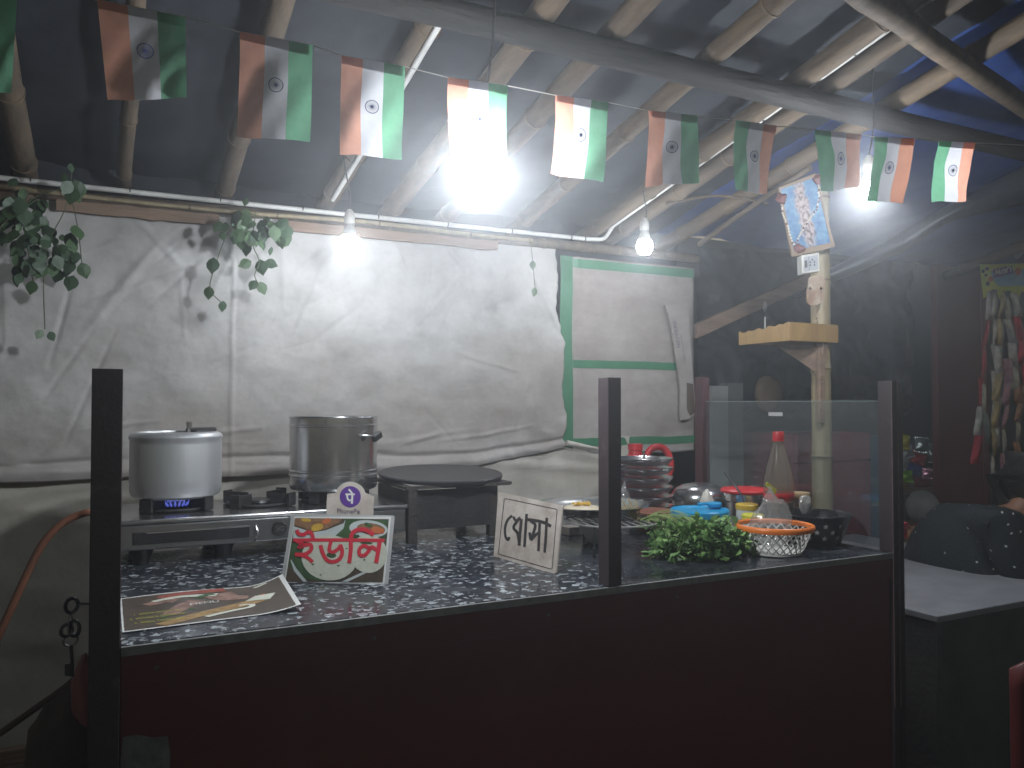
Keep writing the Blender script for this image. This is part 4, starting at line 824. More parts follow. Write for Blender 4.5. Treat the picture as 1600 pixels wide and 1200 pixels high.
# ================================================================== LAMPS
def bulb(c, label, wire_top, power=1., r=.03):
    c = V(c); emis('bulb_%.2f' % power, (.90, .95, 1.), BULB_E*power); t = thing('light_bulb', label, 'light bulb', c, 'lit bulbs under the roof')
    MB().lathe([(0, -r), (r*.5, -r*.87), (r*.87, -r*.5), (r, 0), (r*.95, r*.35), (r*.82, r*.7), (r*.72, r*.85)], c, 16, cap=False).build('dome', 'bulb_%.2f' % power, t, smooth=80)
    MB().lathe([(r*.74, r*.84), (r*.70, r*1.2), (r*.5, r*1.9), (r*.42, r*2.0), (0, r*2.0)], c, 24).build('collar', 'switch_white', t, smooth=50)
    h = MB().lathe([(r*.5, r*2.02), (r*.56, r*2.1), (r*.56, r*2.9), (r*.45, r*3.3), (r*.2, r*3.6), (0, r*3.6)], c, 20).build('holder', 'switch_white', t, smooth=50)
    MB().tube(smooth_path([c+V((0, 0, r*3.55)), (c+V(wire_top))/2+V((.012, 0, .02)), wire_top], 6), .0022, 6).build('wire', 'wire', h)
B1 = P(546, 381, Y=2.46); B2 = P(752, 268, Y=1.43); B3 = P(1007, 386, Y=2.42); B4 = P(1358, 301, Y=1.60)
bulb(B1, 'glowing bulb at the wall head above the tall steel pot', (B1.x-.01, B1.y+.05, roofz(B1.y)-.01), .45)
bulb(B2, 'brightest bulb, hanging behind the fifth flag from the left', (B2.x+.03, B2.y, roofz(B2.y)-.01), 2.4)
bulb(B3, 'small glowing bulb hanging above the green-taped sheet', (B3.x-.005, B3.y, roofz(B3.y)-.02), .5)
bulb(B4, 'glowing bulb on a long cord before the blue tarpaulin', (B4.x+.02, B4.y, roofz(B4.y)), 1.6)

# ================================================================== FLAGS
YS = 1.32
SP = [(-140, -52), (-60, -42), (28, -24), (152, 0), (290, 27), (375, 50), (488, 71), (533, 87), (632, 104), (700, 121), (793, 134), (868, 149), (950, 160), (1013, 173), (1088, 181), (1150, 188), (1213, 197), (1273, 203), (1345, 210), (1365, 214), (1428, 217), (1467, 221), (1523, 223), (1700, 232)]
SP3 = [P(u, v, Y=YS) for u, v in SP]
b = MB(); b.tube(SP3, .0011, 5); tag(b.build('bunting_string', 'string', smooth=60), 'thin pale string carrying the row of paper flags', 'string')
FL = [((-92, -48), (28, -24), (-86, 132), (16, 142), 0, 'leftmost paper flag, only its green stripe in view'),
      ((152, 0), (290, 28), (168, 158), (293, 148), 0, 'hazy paper flag second from the left, above the left post'),
      ((375, 50), (488, 71), (372, 208), (487, 217), 0, 'paper flag third from the left'),
      ((533, 87), (632, 104), (536, 236), (631, 247), 0, 'paper flag fourth from the left, above the wall bulb'),
      ((700, 121), (793, 134), (706, 245), (797, 256), 0, 'fifth paper flag from the left, glaring in front of the brightest bulb'),
      ((868, 149), (950, 160), (866, 268), (946, 282), 0, 'sixth paper flag from the left, orange edge curling, right of the brightest bulb'),
      ((1013, 173), (1088, 181), (1020, 287), (1096, 284), 0, 'seventh paper flag from the left, above the small bulb'),
      ((1150, 188), (1213, 197), (1155, 296), (1204, 303), 1, 'eighth paper flag from the left, green edge first, left of the framed picture'),
      ((1273, 203), (1345, 210), (1287, 298), (1347, 291), 1, 'twisted paper flag above the framed picture, left of the corded bulb'),
      ((1365, 214), (1428, 217), (1360, 312), (1421, 314), 1, 'paper flag just right of the corded bulb'),
      ((1467, 221), (1523, 223), (1464, 314), (1516, 314), 1, 'rightmost paper flag before the blue tarpaulin')]
for i, (tl, tr, bl_, br_, sw, lab) in enumerate(FL):
    A, B_, C_, D_ = [P(*q, Y=YS) for q in (tl, tr, bl_, br_)]
    tw_ = .025*nz((i*1.7, 3, 1)); ph_ = i*1.9
    C_ += V((0, .012+tw_, 0)); D_ += V((0, .012-tw_, 0))
    def fp_(u, v, h=0., A=A, B_=B_, C_=C_, D_=D_, ph_=ph_, i=i):
        p = (A*(1-u)+B_*u)*(1-v)+(C_*(1-u)+D_*u)*v
        return p+V((0, (.0045*math.sin(u*5+ph_+v*1.5)+.005*math.sin(v*3.4+ph_)+.0015*math.sin(u*13+v*9+ph_))*min(1, v*3)-h, .002*math.sin(u*7+ph_)*v))
    ft = thing('paper_flag', lab, 'flag', (A+B_)/2, 'paper flags on the bunting')
    cols = ['flag_saffron', 'flag_white', 'flag_green'] if not sw else ['flag_green', 'flag_white', 'flag_saffron']
    for k in range(3):
        nm = {'flag_saffron': 'saffron_stripe', 'flag_white': 'white_stripe', 'flag_green': 'green_stripe'}[cols[k]]
        s = MB().grid(lambda u, v: fp_((k+u)/3, v), 4, 12).build(nm, cols[k], ft, smooth=80)
        fo = .10+.02*nz((i, 5, 5)); MB().grid(lambda u, v: fp_((k+u)/3, fo*v*(1+.12*(u+k-1.5)), .002), 4, 2).build('fold', cols[k], s, smooth=80)
    w = MB(); asp = (A-B_).length/((A-C_).length); ru = .105; rv = ru*asp; hh = .0016; cu, cv = .5, .47
    def wp(r, a): return fp_(cu+ru*r*math.cos(a), cv+rv*r*math.sin(a), hh)
    n = 40
    for (r0, r1) in ((.88, 1.), (.0, .16)):
        for j in range(n):
            a, c = 2*math.pi*j/n, 2*math.pi*(j+1)/n
            w.poly([wp(r1, a), wp(r1, c), wp(r0, c), wp(r0, a)] if r0 else [wp(r1, a), wp(r1, c), wp(0, 0)])
    for j in range(24):
        a = 2*math.pi*j/24; w.poly([wp(.16, a-.16), wp(.16, a+.16), wp(.9, a+.018), wp(.9, a-.018)])
    w.build('wheel_emblem', 'flag_blue', ft)

# ================================================================== VINES
lm = MB(); prof = [(0, 0), (.28, .18), (.42, .42), (.36, .68), (.16, .9), (0, 1.08)]
for sd in (1, -1):
    o = len(lm.v); lm.v += [V((sd*w, -(w*w)*.35-.12*y*y, y)) for w, y in prof]+[V((0, -.02-.12*y*y, y)) for w, y in prof]
    k = len(prof); lm.f += [(o+j, o+j+1, o+k+j+1, o+k+j) for j in range(1, k-2)]+[(o, o+1, o+k+1), (o+k-2, o+k-1, o+2*k-2)]
def leaf_mesh(mat):
    me = bpy.data.meshes.new('leaf'); me.from_pydata([tuple(p) for p in lm.v], [], lm.f); me.materials.append(MATS[mat]); return me
LM = [leaf_mesh('leaf'), leaf_mesh('leaf_pale')]
def vine(name, label, loc, spots, strands, yoff):
    t = thing(name, label, 'vine', loc)
    for k, s in enumerate(strands): MB().tube(smooth_path(s, 5), .0016, 5).build('stem', 'stem', t, smooth=60)
    for (p, s, yaw, tilt, roll) in spots:
        o = bpy.data.objects.new('leaf', random.choice(LM)); S.collection.objects.link(o); o.parent = t; o.location = V(p)-V(loc); o.scale = (s, s, s)
        o.rotation_euler = (tilt, roll, yaw)
def cluster(cx, cy, sx, sy, n, y, s):
    out = []
    for _ in range(n):
        u, v = cx+random.gauss(0, sx*.5), cy+random.gauss(0, sy*.5); out.append((P(u, v, Y=y+random.gauss(0, .035)), s*random.uniform(.5, 1.35), random.uniform(-.9, .9), math.pi+random.uniform(-.75, .55), random.uniform(-.5, .5)))
    return out
def pend(u, v, y, s, r=0.): return (P(u, v, Y=y), s, random.uniform(-.4, .4), math.pi+random.uniform(-.3, .2), r)
YV = 2.66
sp_ = cluster(38, 325, 34, 34, 28, YV, .044)+cluster(60, 380, 52, 50, 30, YV, .044)+cluster(105, 385, 22, 34, 20, YV, .042)+cluster(110, 285, 14, 40, 7, YV-.02, .04)+cluster(40, 405, 20, 18, 10, YV, .044)
sp_ += [pend(83, 410, YV, .042), pend(112, 405, YV, .044, .3), pend(127, 410, YV, .046, -.3), pend(52, 438, YV, .040, .2), pend(66, 515, YV, .03, .5), pend(77, 518, YV, .03, -.5), pend(5, 360, YV, .04, .9), pend(-6, 366, YV, .04, -1.)]
vine('climbing_vine', 'dense leafy vine hanging over the rail at the upper left', P(70, 300, Y=YV), sp_, [[P(112, 255, Y=YV), P(110, 290, Y=YV), P(100, 330, Y=YV), P(70, 400, Y=YV), P(70, 515, Y=YV)], [P(112, 290, Y=YV), P(40, 320, Y=YV), P(45, 400, Y=YV), P(52, 440, Y=YV)], [P(112, 310, Y=YV), P(122, 360, Y=YV), P(128, 412, Y=YV)], [P(60, 310, Y=YV), P(10, 345, Y=YV), P(-10, 370, Y=YV)]], 0)
sp_ = cluster(372, 348, 26, 26, 22, YV, .042)+cluster(405, 352, 34, 26, 22, YV, .042)+cluster(440, 355, 12, 18, 7, YV, .04)+cluster(385, 372, 16, 14, 9, YV, .042)
sp_ += [pend(334, 402, YV, .050, .1), pend(327, 447, YV, .04, .1), pend(349, 470, YV, .034), pend(393, 408, YV, .042, 1.1), pend(406, 405, YV, .05, -.2), pend(414, 408, YV, .040, -1.2), pend(400, 438, YV, .036, .5), pend(406, 440, YV, .042, -.4), pend(399, 363, YV, .046), pend(446, 362, YV, .048)]
vine('climbing_vine', 'smaller leafy vine hanging from the rail left of the wall bulb', P(390, 330, Y=YV), sp_, [[P(375, 325, Y=YV), P(352, 372, Y=YV), P(338, 410, Y=YV), P(328, 450, Y=YV), P(345, 472, Y=YV)], [P(400, 330, Y=YV), P(395, 380, Y=YV), P(405, 408, Y=YV), P(398, 430, Y=YV), P(405, 445, Y=YV)], [P(370, 328, Y=YV), P(410, 340, Y=YV), P(445, 358, Y=YV)]], 0)
sp_ = [pend(833, 407, 2.72, .034), pend(837, 449, 2.72, .036, .3)]
vine('climbing_vine', 'two stray vine leaves against the canvas left of the green tape', P(833, 400, Y=2.72), sp_, [[P(828, 372, Y=2.74), P(832, 405, Y=2.72), P(836, 450, Y=2.72)]], 0)

# ================================================================== RIGHT SIDE: POST, SHRINE SHELF, PICTURE
PX, PY = 2.45, 2.22
bamboo('bamboo_post', (PX, PY, -.02), (PX-.01, PY-.0, roofz(PY)-.02), .039, .034, 'bamboo_pale', 'upright bamboo post carrying the wooden shrine shelf', 'post', joints=.31, seed=77, wob=.004)
sh = thing('shrine_shelf', 'small yellowish wooden shrine shelf fixed to the bamboo post', 'shelf', (2.33, 2.28, 1.4))
sA, sB = P(1233, 503, Y=2.15), P(1233, 532, Y=2.15); sx1 = P(1310, 520, Y=2.15).x; z1, z0 = sA.z, sB.z; yb = 2.41
MB().box(sA.x, sx1, 2.15, 2.163, z0, z1).build('front_board', 'shelf_wood', sh, bevel=.0015)
pts = [V((sA.x, 2.1635, z0)), V((sA.x, yb, z0))]
for i in range(15):
    t = i/14; pts.append(V((sA.x, yb+(2.1635-yb)*t, z1-.020*(1-t)**.7-.004*abs(math.sin(t*9))+(.006 if i % 3 == 0 else 0))))
MB().prism(pts, (.012, 0, 0)).build('side_board', 'shelf_wood', sh)
MB().box(sA.x+.012, sx1-.002, 2.163, yb, z0+.004, z0+.014).build('base_board', 'shelf_wood', sh)
MB().prism([V((PX-.05, 2.165, z0-.002)), V((PX-.12, 2.34, z0-.002)), V((PX-.045, 2.19, z0-.12))], (.02, 0, 0)).build('bracket', 'old_wood', sh)
MB().box(PX-.062, PX-.034, PY-.045, PY-.028, z0-.30, z0-.0015).build('upright_board', 'old_wood', sh, bevel=.002)
ik = P(1190, 495, Y=2.3); b = MB(); b.tube([(sA.x+.03, 2.3, z0+.014), (sA.x+.03, 2.3, z1+.035)], .0018, 5); tag(b.build('incense_stick', 'string'), 'pale incense stick standing in the shrine shelf', 'incense stick')
# framed picture tilted on the post
fD = 2.96; fo_ = [P(1216, 293, D=fD-.03), P(1273, 271, D=fD-.04), P(1304, 385, D=fD+.02), P(1237, 401, D=fD+.02)]
fn = (fo_[1]-fo_[0]).cross(fo_[3]-fo_[0]).normalized(); KF = Card(fo_[0], fn, 1180, 240, 3.75)
fm = thing('framed_picture', 'wood framed blue devotional picture tilted at the top of the post', 'picture', KF.at(300, 350))
OUT = [(135, 200), (350, 115), (465, 545), (215, 605)]; INN = [(147, 210), (350, 138), (440, 522), (224, 568)]
for i in range(4):
    j = (i+1) % 4; q = MB(); q.prism([KF.at(*OUT[i], .006), KF.at(*OUT[j], .006), KF.at(*INN[j], .006), KF.at(*INN[i], .006)], -KF.n*.018); q.build('frame_bar', 'frame_wood', fm)
m = pm('art_blue', (.012, .085, .24), (.10, .24, .36), 40, .35, detail=8)
nt = m.node_tree; L_ = nt.links.new; uvn = nt.nodes.new('ShaderNodeUVMap'); nn_ = nt.nodes.new('ShaderNodeTexNoise'); nn_.inputs['Scale'].default_value = 7; nn_.inputs['Detail'].default_value = 6; L_(uvn.outputs[0], nn_.inputs['Vector'])
vm = nt.nodes.new('ShaderNodeMix'); vm.data_type = 'VECTOR'; vm.inputs[0].default_value = .22; L_(uvn.outputs[0], vm.inputs[4]); L_(nn_.outputs['Color'], vm.inputs[5])
mpg = nt.nodes.new('ShaderNodeMapping'); mpg.inputs['Location'].default_value = (-.5*3.4, -.5*1.15, 0); mpg.inputs['Scale'].default_value = (3.4, 1.15, 0); L_(vm.outputs[1], mpg.inputs[0])
ln = nt.nodes.new('ShaderNodeVectorMath'); ln.operation = 'LENGTH'; L_(mpg.outputs[0], ln.inputs[0])
mr_ = nt.nodes.new('ShaderNodeMapRange'); mr_.inputs[1].default_value = .62; mr_.inputs[2].default_value = .38; L_(ln.outputs['Value'], mr_.inputs[0])
n3 = nt.nodes.new('ShaderNodeTexNoise'); n3.inputs['Scale'].default_value = 14; n3.inputs['Detail'].default_value = 7; L_(uvn.outputs[0], n3.inputs['Vector'])
rp_ = nt.nodes.new('ShaderNodeValToRGB'); rp_.color_ramp.elements[0].position = .38; rp_.color_ramp.elements[0].color = (.07, .045, .04, 1); rp_.color_ramp.elements[1].position = .58; rp_.color_ramp.elements[1].color = (.38, .30, .30, 1); L_(n3.outputs['Fac'], rp_.inputs[0])
mxa = nt.nodes.new('ShaderNodeMix'); mxa.data_type = 'RGBA'; L_(mr_.outputs[0], mxa.inputs[0]); bsd = nt.nodes['Principled BSDF']; L_(bsd.inputs['Base Color'].links[0].from_socket, mxa.inputs[6]); L_(rp_.outputs[0], mxa.inputs[7]); L_(mxa.outputs[2], bsd.inputs['Base Color'])
q = MB(); q.poly([KF.at(x, y, .001) for x, y in INN[::-1]]); ar = q.build('print', 'art_blue', fm); uvl = ar.data.uv_layers.new(name='UVMap')
cor = {0: (0, 0), 1: (1, 0), 2: (1, 1), 3: (0, 1)}
for li in ar.data.loops: uvl.data[li.index].uv = cor[li.vertex_index]
for (gx_, gy_, gs) in ((150, 275, .016), (358, 165, .014), (245, 562, .013), (268, 560, .010)):
    crumple('dried_flower', KF.at(gx_, gy_, .012)-V((0, 0, gs)), gs, 'flower', {150: 'dark red dried flower on the left edge of the framed picture', 358: 'dark red dried flower on the top right corner of the framed picture', 245: 'brown dried flower on the bottom left corner of the framed picture', 268: 'smaller brown dried flower along the bottom of the framed picture'}[gx_], 'flower', amp=.5, n=12, sc=90)
gd = thing('bead_garland', 'string of pale beads draped over the framed picture', 'garland', KF.at(300, 200)); 
gpts = smooth_path([V((360, 150, 0)), V((368, 230, 0)), V((350, 330, 0)), V((300, 400, 0)), V((262, 470, 0)), V((220, 530, 0)), V((190, 440, 0)), V((160, 360, 0)), V((150, 300, 0))], 6)
MB().tube([KF.at(p.x, p.y, .009) for p in gpts], .0008, 4, False).build('thread', 'string', gd)
for p in gpts:
    q = MB(); c = KF.at(p.x+random.uniform(-4, 4), p.y, .009); q.lathe([(0, -.0042), (.0036, -.002), (.0036, .002), (0, .0042)], c, 7); q.build('bead', 'bead' if random.random() < .7 else 'flower', gd)
# switch board
s0 = [P(u, v, D=2.95) for u, v in ((1253, 397), (1280, 394), (1282, 425), (1255, 428))]; KS = Card(s0[0], (s0[1]-s0[0]).cross(s0[3]-s0[0]), 1180, 240, 3.75)
sw_ = thing('switch_board', 'white electric switch and socket box under the framed picture', 'switch board', KS.at(320, 640))
q = MB(); q.prism([KS.at(x, y, 0) for x, y in [(271, 595), (375, 580), (379, 690), (275, 704)]], V((.02, .042, 0))); q.build('box', 'switch_white', sw_, bevel=.002)
fcp = cardpoly(KS, [(284, 606), (365, 594), (368, 678), (287, 692)], .001, 'face_plate', 'switch_grey', sw_, .0016)
q = MB(); q.prism([KS.at(x, y, .006) for x, y in [(287, 628), (301, 626), (303, 668), (289, 670)]], -KS.n*.004); q.build('switch', 'black_plastic', fcp)
q = MB(); [KS.ellipse(q, x, y, 5, 6, .0022) for x, y in ((333, 622), (322, 637), (346, 635), (322, 655), (346, 653))]; q.build('socket_hole', 'print_black', fcp)
q = MB(); KS.stroke(q, [(312, 602), (315, 688)], 2.5, .0022); q.build('seam', 'print_black', fcp)
# old fitting below
s1 = P(1275, 452, D=2.98); KT = Card(s1, _fh, 1180, 240, 3.75)
ft = thing('lamp_bracket', 'stained white bracket with hanging chain on the bamboo post', 'bracket', KT.at(352, 800))
cardpoly(KT, [(318, 728), (330, 718), (395, 715), (408, 730), (404, 840), (390, 875), (350, 890), (325, 888), (303, 870), (304, 800), (312, 780)], .012, 'plate', 'fitting', ft)
for x in (320, 384):
    q = MB(); KT.stroke(q, [(x, 790), (x+2, 860)], 10, .0015); q.build('slot', 'old_wood', ft)
    q = MB(); q.lathe([(0, -.006), (.006, 0), (0, .006)], KT.at(x, 790, .004), 10); q.build('screw', 'iron_rust', ft)
for k in range(5):
    q = MB(); q.lathe([(0, -.006), (.006, 0), (0, .006)], KT.at(356+4*math.sin(k*2), 905+20*k, .004), 10); q.build('chain_link', 'fitting', ft)

# ---------------------------------------------------------------- black plastic, plank, drape
def crumpled_sheet(name, q4, amp, mat, label, nu=70, nv=60, seed=0, sag=0.):
    A, B_, C_, D_ = q4
    n0 = (B_-A).cross(D_-A).normalized()
    if n0.y > 0: n0 = -n0
    def f(u, v):
        p = (A*(1-u)+B_*u)*(1-v)+(D_*(1-u)+C_*u)*v; q = p*3.2+V((seed, 0, 0))
        d = amp*(fr(q, 1., 4)*.8+.9*ridge((q.x+q.z*1.4, q.y, q.z-q.x*.7), 1.)+.35*ridge(q*2.7))
        return p+n0*d+V((0, 0, -sag*math.sin(math.pi*u)))
    b = MB(); b.grid(f, nu, nv); return tag(b.build(name, mat, smooth=50), label, 'plastic sheet')
crumpled_sheet('plastic_sheet', [P(1088, 385, Y=3.02), P(1420, 415, Y=3.02), P(1420, 650, Y=3.02), P(1088, 660, Y=3.02)], .035, 'plastic_black', 'crumpled black plastic sheet hanging behind the bamboo post', 90, 70, 3)
k0, k1 = P(1090, 517, Y=2.86), P(1300, 422, Y=2.86)
b = MB(); dz = V((0, 0, .033)); b.prism([k0-dz, k1-dz, k1+dz, k0+dz], (0, .03, 0)); tag(b.build('slanting_plank', 'old_wood', bevel=.003), 'brown wooden plank slanting up behind the shrine shelf', 'plank')
for (u, nme, lab) in ((1195, 'hook', 'bit of plastic tied to the slanting plank'),):
    hp = P(u, 478, Y=2.845); crumple('tied_plastic', hp-V((0, 0, .03)), .014, 'poly_bag', lab, 'plastic', (.6, .6, 1.6), n=12)
dr_t = [P(1285, 425, D=3.2), P(1400, 368, D=3.1), P(1500, 310, D=3.0), P(1640, 240, D=2.9)]; dr_b = [P(1232, 470, D=3.25), P(1400, 398, D=3.12), P(1490, 345, D=3.02), P(1650, 312, D=2.92)]
tp, bt_ = smooth_path(dr_t, 10), smooth_path(dr_b, 10)
def drape(u, v):
    i = u*(len(tp)-1); k = min(int(i), len(tp)-2); t = i-k; a = tp[k].lerp(tp[k+1], t); c = bt_[k].lerp(bt_[k+1], t); p = a.lerp(c, v)
    return p-_fh*(.05*math.sin(math.pi*v)+.012*ridge(p*6)+.012*fr(p*5))
b = MB(); b.grid(drape, 60, 14); tag(b.build('plastic_drape', 'plastic_black', smooth=50, solid=.002), 'black plastic drape along the edge of the blue tarpaulin', 'plastic sheet')

# ---------------------------------------------------------------- neighbouring stall
b = MB(); b.box(2.4, 9., 4.6, 4.65, 0, 2.4); tag(b.build('stall_wall', 'dark_wall'), 'dark back wall of the neighbouring stall', 'wall')
q0 = P(1138, 640, Y=2.90); pw = .095
pl_ = thing('grey_pillar', 'pale grey square pillar behind the red counter post', 'pillar', (q0.x, 2.90, 0))
x0p, x1p = P(1113, 640, Y=2.90).x, P(1163, 640, Y=2.90).x
MB().box(x0p, q0.x-.001, 2.90, 2.95, 0, P(1130, 603, Y=2.90).z).build('front_face', 'pillar', pl_); MB().box(q0.x, x1p, 2.908, 2.955, 0, P(1130, 598, Y=2.90).z).build('return_face', 'pillar_shaded', pl_)  # second face darker by colour, for the shade past the corner
cbx = P(1200, 615, Y=2.93); crumple('brown_bundle', cbx-V((0, 0, .09)), .075, 'cardboard', 'brown rounded bundle behind the glass side pane', 'bundle', (1, .6, 1.1), amp=.1, sc=12)
c0_, c1_ = P(1245, 678, Y=2.75), P(1362, 835, Y=2.75)
cbn = thing('red_cabinet', 'dark red cabinet seen through the side pane behind the bamboo post', 'cabinet', (c0_.x, 2.75, 0))
zt_ = c0_.z; zm_ = P(1300, 722, Y=2.75).z
MB().box(c0_.x, c1_.x, 2.772, 3.1, 0.02, zt_-.002).build('case', 'cabinet_red', cbn)
MB().box(c0_.x+.002, c1_.x-.002, 2.75, 2.771, zm_+.003, zt_-.003).build('upper_front', 'cabinet_red', cbn, bevel=.003); MB().box(c0_.x+.002, c1_.x-.002, 2.75, 2.771, .05, zm_-.003).build('lower_front', 'cabinet_red', cbn, bevel=.003)
tag(MB().box(c1_.x+.004, P(1383, 700, Y=2.75).x, 2.755, 2.80, 0, zt_-.02).build('blue_board', 'panel_blue', bevel=.002), 'narrow blue board beside the red cabinet', 'board')
# red upright panel of the stall
r0_, r1_ = P(1466, 600, Y=2.95), P(1540, 600, Y=2.95); zt2 = P(1500, 322, Y=2.95).z
rp_ = thing('stall_upright', 'dark red upright panel of the neighbouring stall', 'panel', (r0_.x, 2.95, 0))
MB().box(r0_.x, r1_.x, 2.95, 2.99, 0, 2.0).build('board', 'stain_red', rp_, bevel=.003)
MB().box(r1_.x-.04, r1_.x+.02, 2.942, 2.9495, 0, 1.9).build('edge_board', 'stain_red', rp_, bevel=.002)
# shelf with packets left of the upright
sz = P(1430, 760, Y=3.2).z
tag(MB().box(P(1385, 760, Y=3.2).x, r0_.x+.25, 3.1, 3.6, sz-.03, sz).build('goods_shelf', 'old_wood', bevel=.003), 'low shelf holding snack packets beside the red panel', 'shelf')
def packet(c, w, h, d, mat, label, rz=0., ry=0., rx=0., group='snack packets on the stall shelf', name='snack_packet'):
    m = Matrix.Translation(c) @ Matrix.Rotation(rz, 4, 'Z') @ Matrix.Rotation(ry, 4, 'Y') @ Matrix.Rotation(rx, 4, 'X')
    t = thing(name, label, 'packet', c, group)
    b = MB()
    for sd in (1, -1):
        b.grid(lambda u, v: m @ V(((u-.5)*w*(1-.1*math.sin(math.pi*v)), sd*(d*.5*max(0, math.sin(math.pi*u))**.6*max(0, math.sin(math.pi*v))**.6+.004*nz((u*6, v*6, sd+c[0]*9))*math.sin(math.pi*u)*math.sin(math.pi*v)), (v-.5)*h)), 10, 10)
    b.build('pouch', mat, t, smooth=70)
    for e in (-1, 1): b = MB(); b.grid(lambda u, v: m @ V(((u-.5)*w, .0015*(-1)**int(u*12), e*(h/2+.008*v))), 12, 1); b.build('crimped_end', mat, t)
    return t
for (u, v, w, h, mt, lab, rz, ry) in ((1412, 690, .10, .08, 'pk_yellow', 'shiny yellow snack packet at the top of the pile', .1, .2), (1440, 695, .10, .09, 'pk_grey', 'grey snack packet beside the yellow packet on the pile', -.2, .1), (1418, 706, .11, .07, 'pk_white', 'whitish packet under the yellow packet', .2, -.2), (1436, 716, .12, .07, 'pk_red', 'small red packet in the middle of the pile', 0, .4),
     (1455, 708, .10, .12, 'pk_grey', 'dark grey packet against the red panel', -.3, 0), (1410, 722, .12, .07, 'pk_white', 'pale bluish packet at the left of the pile', .3, .5), (1424, 733, .16, .055, 'pk_blue', 'long blue packet lying across the pile', 0, .22), (1416, 744, .11, .06, 'pk_green', 'bright green packet below the blue packet', .1, .05), (1450, 740, .09, .05, 'pk_pink', 'pinkish packet at the right of the pile', 0, .1), (1443, 755, .16, .07, 'pk_maroon', 'maroon packet at the front of the pile', .1, .05), (1412, 757, .09, .06, 'pk_gold', 'pale gold packet at the lower left of the pile', .1, 0)):
    packet(P(u, v, Y=3.16+random.uniform(-.04, .05)), w*.8, h*.85, .04, mt, lab, rz-.4, ry, -.15)
# lower goods: round bundle and red bits
bn = P(1441, 793, Y=2.92); crumple('round_bundle', bn-V((0, 0, .085)), .085, 'bundle', 'round pale grey bundle beside the person in dark clothes', 'bundle', (1, 1, 1.05), amp=.06, n=26, sc=14)
tag(MB().box(P(1395, 800, Y=3.).x, bn.x+.2, 2.85, 3.05, .5, bn.z-.087).build('low_bench', 'old_wood', bevel=.003), 'dark low bench carrying the round grey bundle', 'bench')
for (u, v, mt, lab) in ((1408, 826, 'pk_red', 'red packet at the foot of the stall near the counter post'), (1424, 833, 'pk_orange', 'orange packet at the foot of the stall'), (1440, 832, 'pk_red', 'red packet nearest the person in dark clothes')):
    packet(P(u, v, Y=2.78), .075, .06, .035, mt, lab, random.uniform(-.6, .2), random.uniform(-.3, .3), -.2, 'packets at the foot of the stall')
tag(MB().box(P(1390, 840, Y=2.78).x, P(1460, 840, Y=2.78).x, 2.70, 2.86, .4, P(1420, 842, Y=2.76).z-.012).build('low_crate', 'old_wood', bevel=.003), 'dark low crate under the red packets', 'crate')
# hanging strips of sachets with a printed header
HY = 2.62
hc = Card(V((0, HY, 0)), V((0, -1, 0)))
hd = thing('header_card', 'yellow and green printed header card above the hanging sachets', 'card', hc.at(1575, 440))
cardpoly(hc, [(1531, 413), (1620, 411), (1622, 466), (1610, 466), (1606, 456), (1596, 456), (1592, 467), (1585, 467), (1581, 454), (1572, 454), (1569, 467), (1562, 467), (1558, 452), (1549, 452), (1546, 462), (1537, 466)], .002, 'sheet', 'hdr_yellow', hd)
blob(hc, [[(1548, 424), (1612, 420), (1610, 446), (1560, 447), (1552, 438)]], 'hdr_blue', .0006, 'print_panel', hd)
blob(hc, [[(1551, 421), (1581, 415), (1583, 427), (1553, 434)]], 'print_purple', .001, 'print_banner', hd)
q = MB(); [hc.stroke(q, pts, 2.2, .0014) for pts in ([(1555, 430), (1556, 422), (1559, 427), (1561, 421), (1562, 429)], [(1565, 428), (1566, 422), (1570, 421), (1569, 428)], [(1572, 426), (1574, 419), (1578, 418), (1579, 425)])]; q.build('print_squiggle', 'print_white', hd)
blob(hc, [], 'print_black', .0011, 'print_spot', hd, [(1536, 424, 2.5, 3, 0), (1542, 420, 3, 2.5, 0), (1540, 430, 2.5, 2, 0), (1543, 443, 3, 3.5, 0)])
blob(hc, [], 'food_orange', .0012, 'print_dot', hd, [(1590, 424, 5, 6, 0), (1548, 436, 4, 4, 0)])
STR = [((1547, 455), (1524, 725), 'pk_red', 6, 16), ((1553, 458), (1558, 700), 'pk_silver', 6, 17), ((1566, 455), (1550, 755), 'pk_gold', 7, 15), ((1572, 462), (1590, 610), 'pk_silver', 4, 18), ((1586, 458), (1606, 640), 'pk_red', 5, 15), ((1576, 560), (1566, 745), 'pk_pink', 5, 19), ((1592, 600), (1590, 720), 'pk_orange', 4, 24), ((1606, 470), (1622, 700), 'pk_gold', 6, 18), ((1535, 600), (1545, 690), 'pk_grey', 2, 22)]
SL = ['leftmost red sachet strip', 'silver sachet strip beside the leftmost red one', 'gold sachet strip hanging lowest', 'short silver sachet strip under the header card', 'orange red sachet strip at the picture edge', 'pink sachet strip in the middle of the hanging bunch', 'orange sachet strip low in the hanging bunch', 'gold sachet strip cut by the picture edge', 'grey clear sachets behind the red strip']
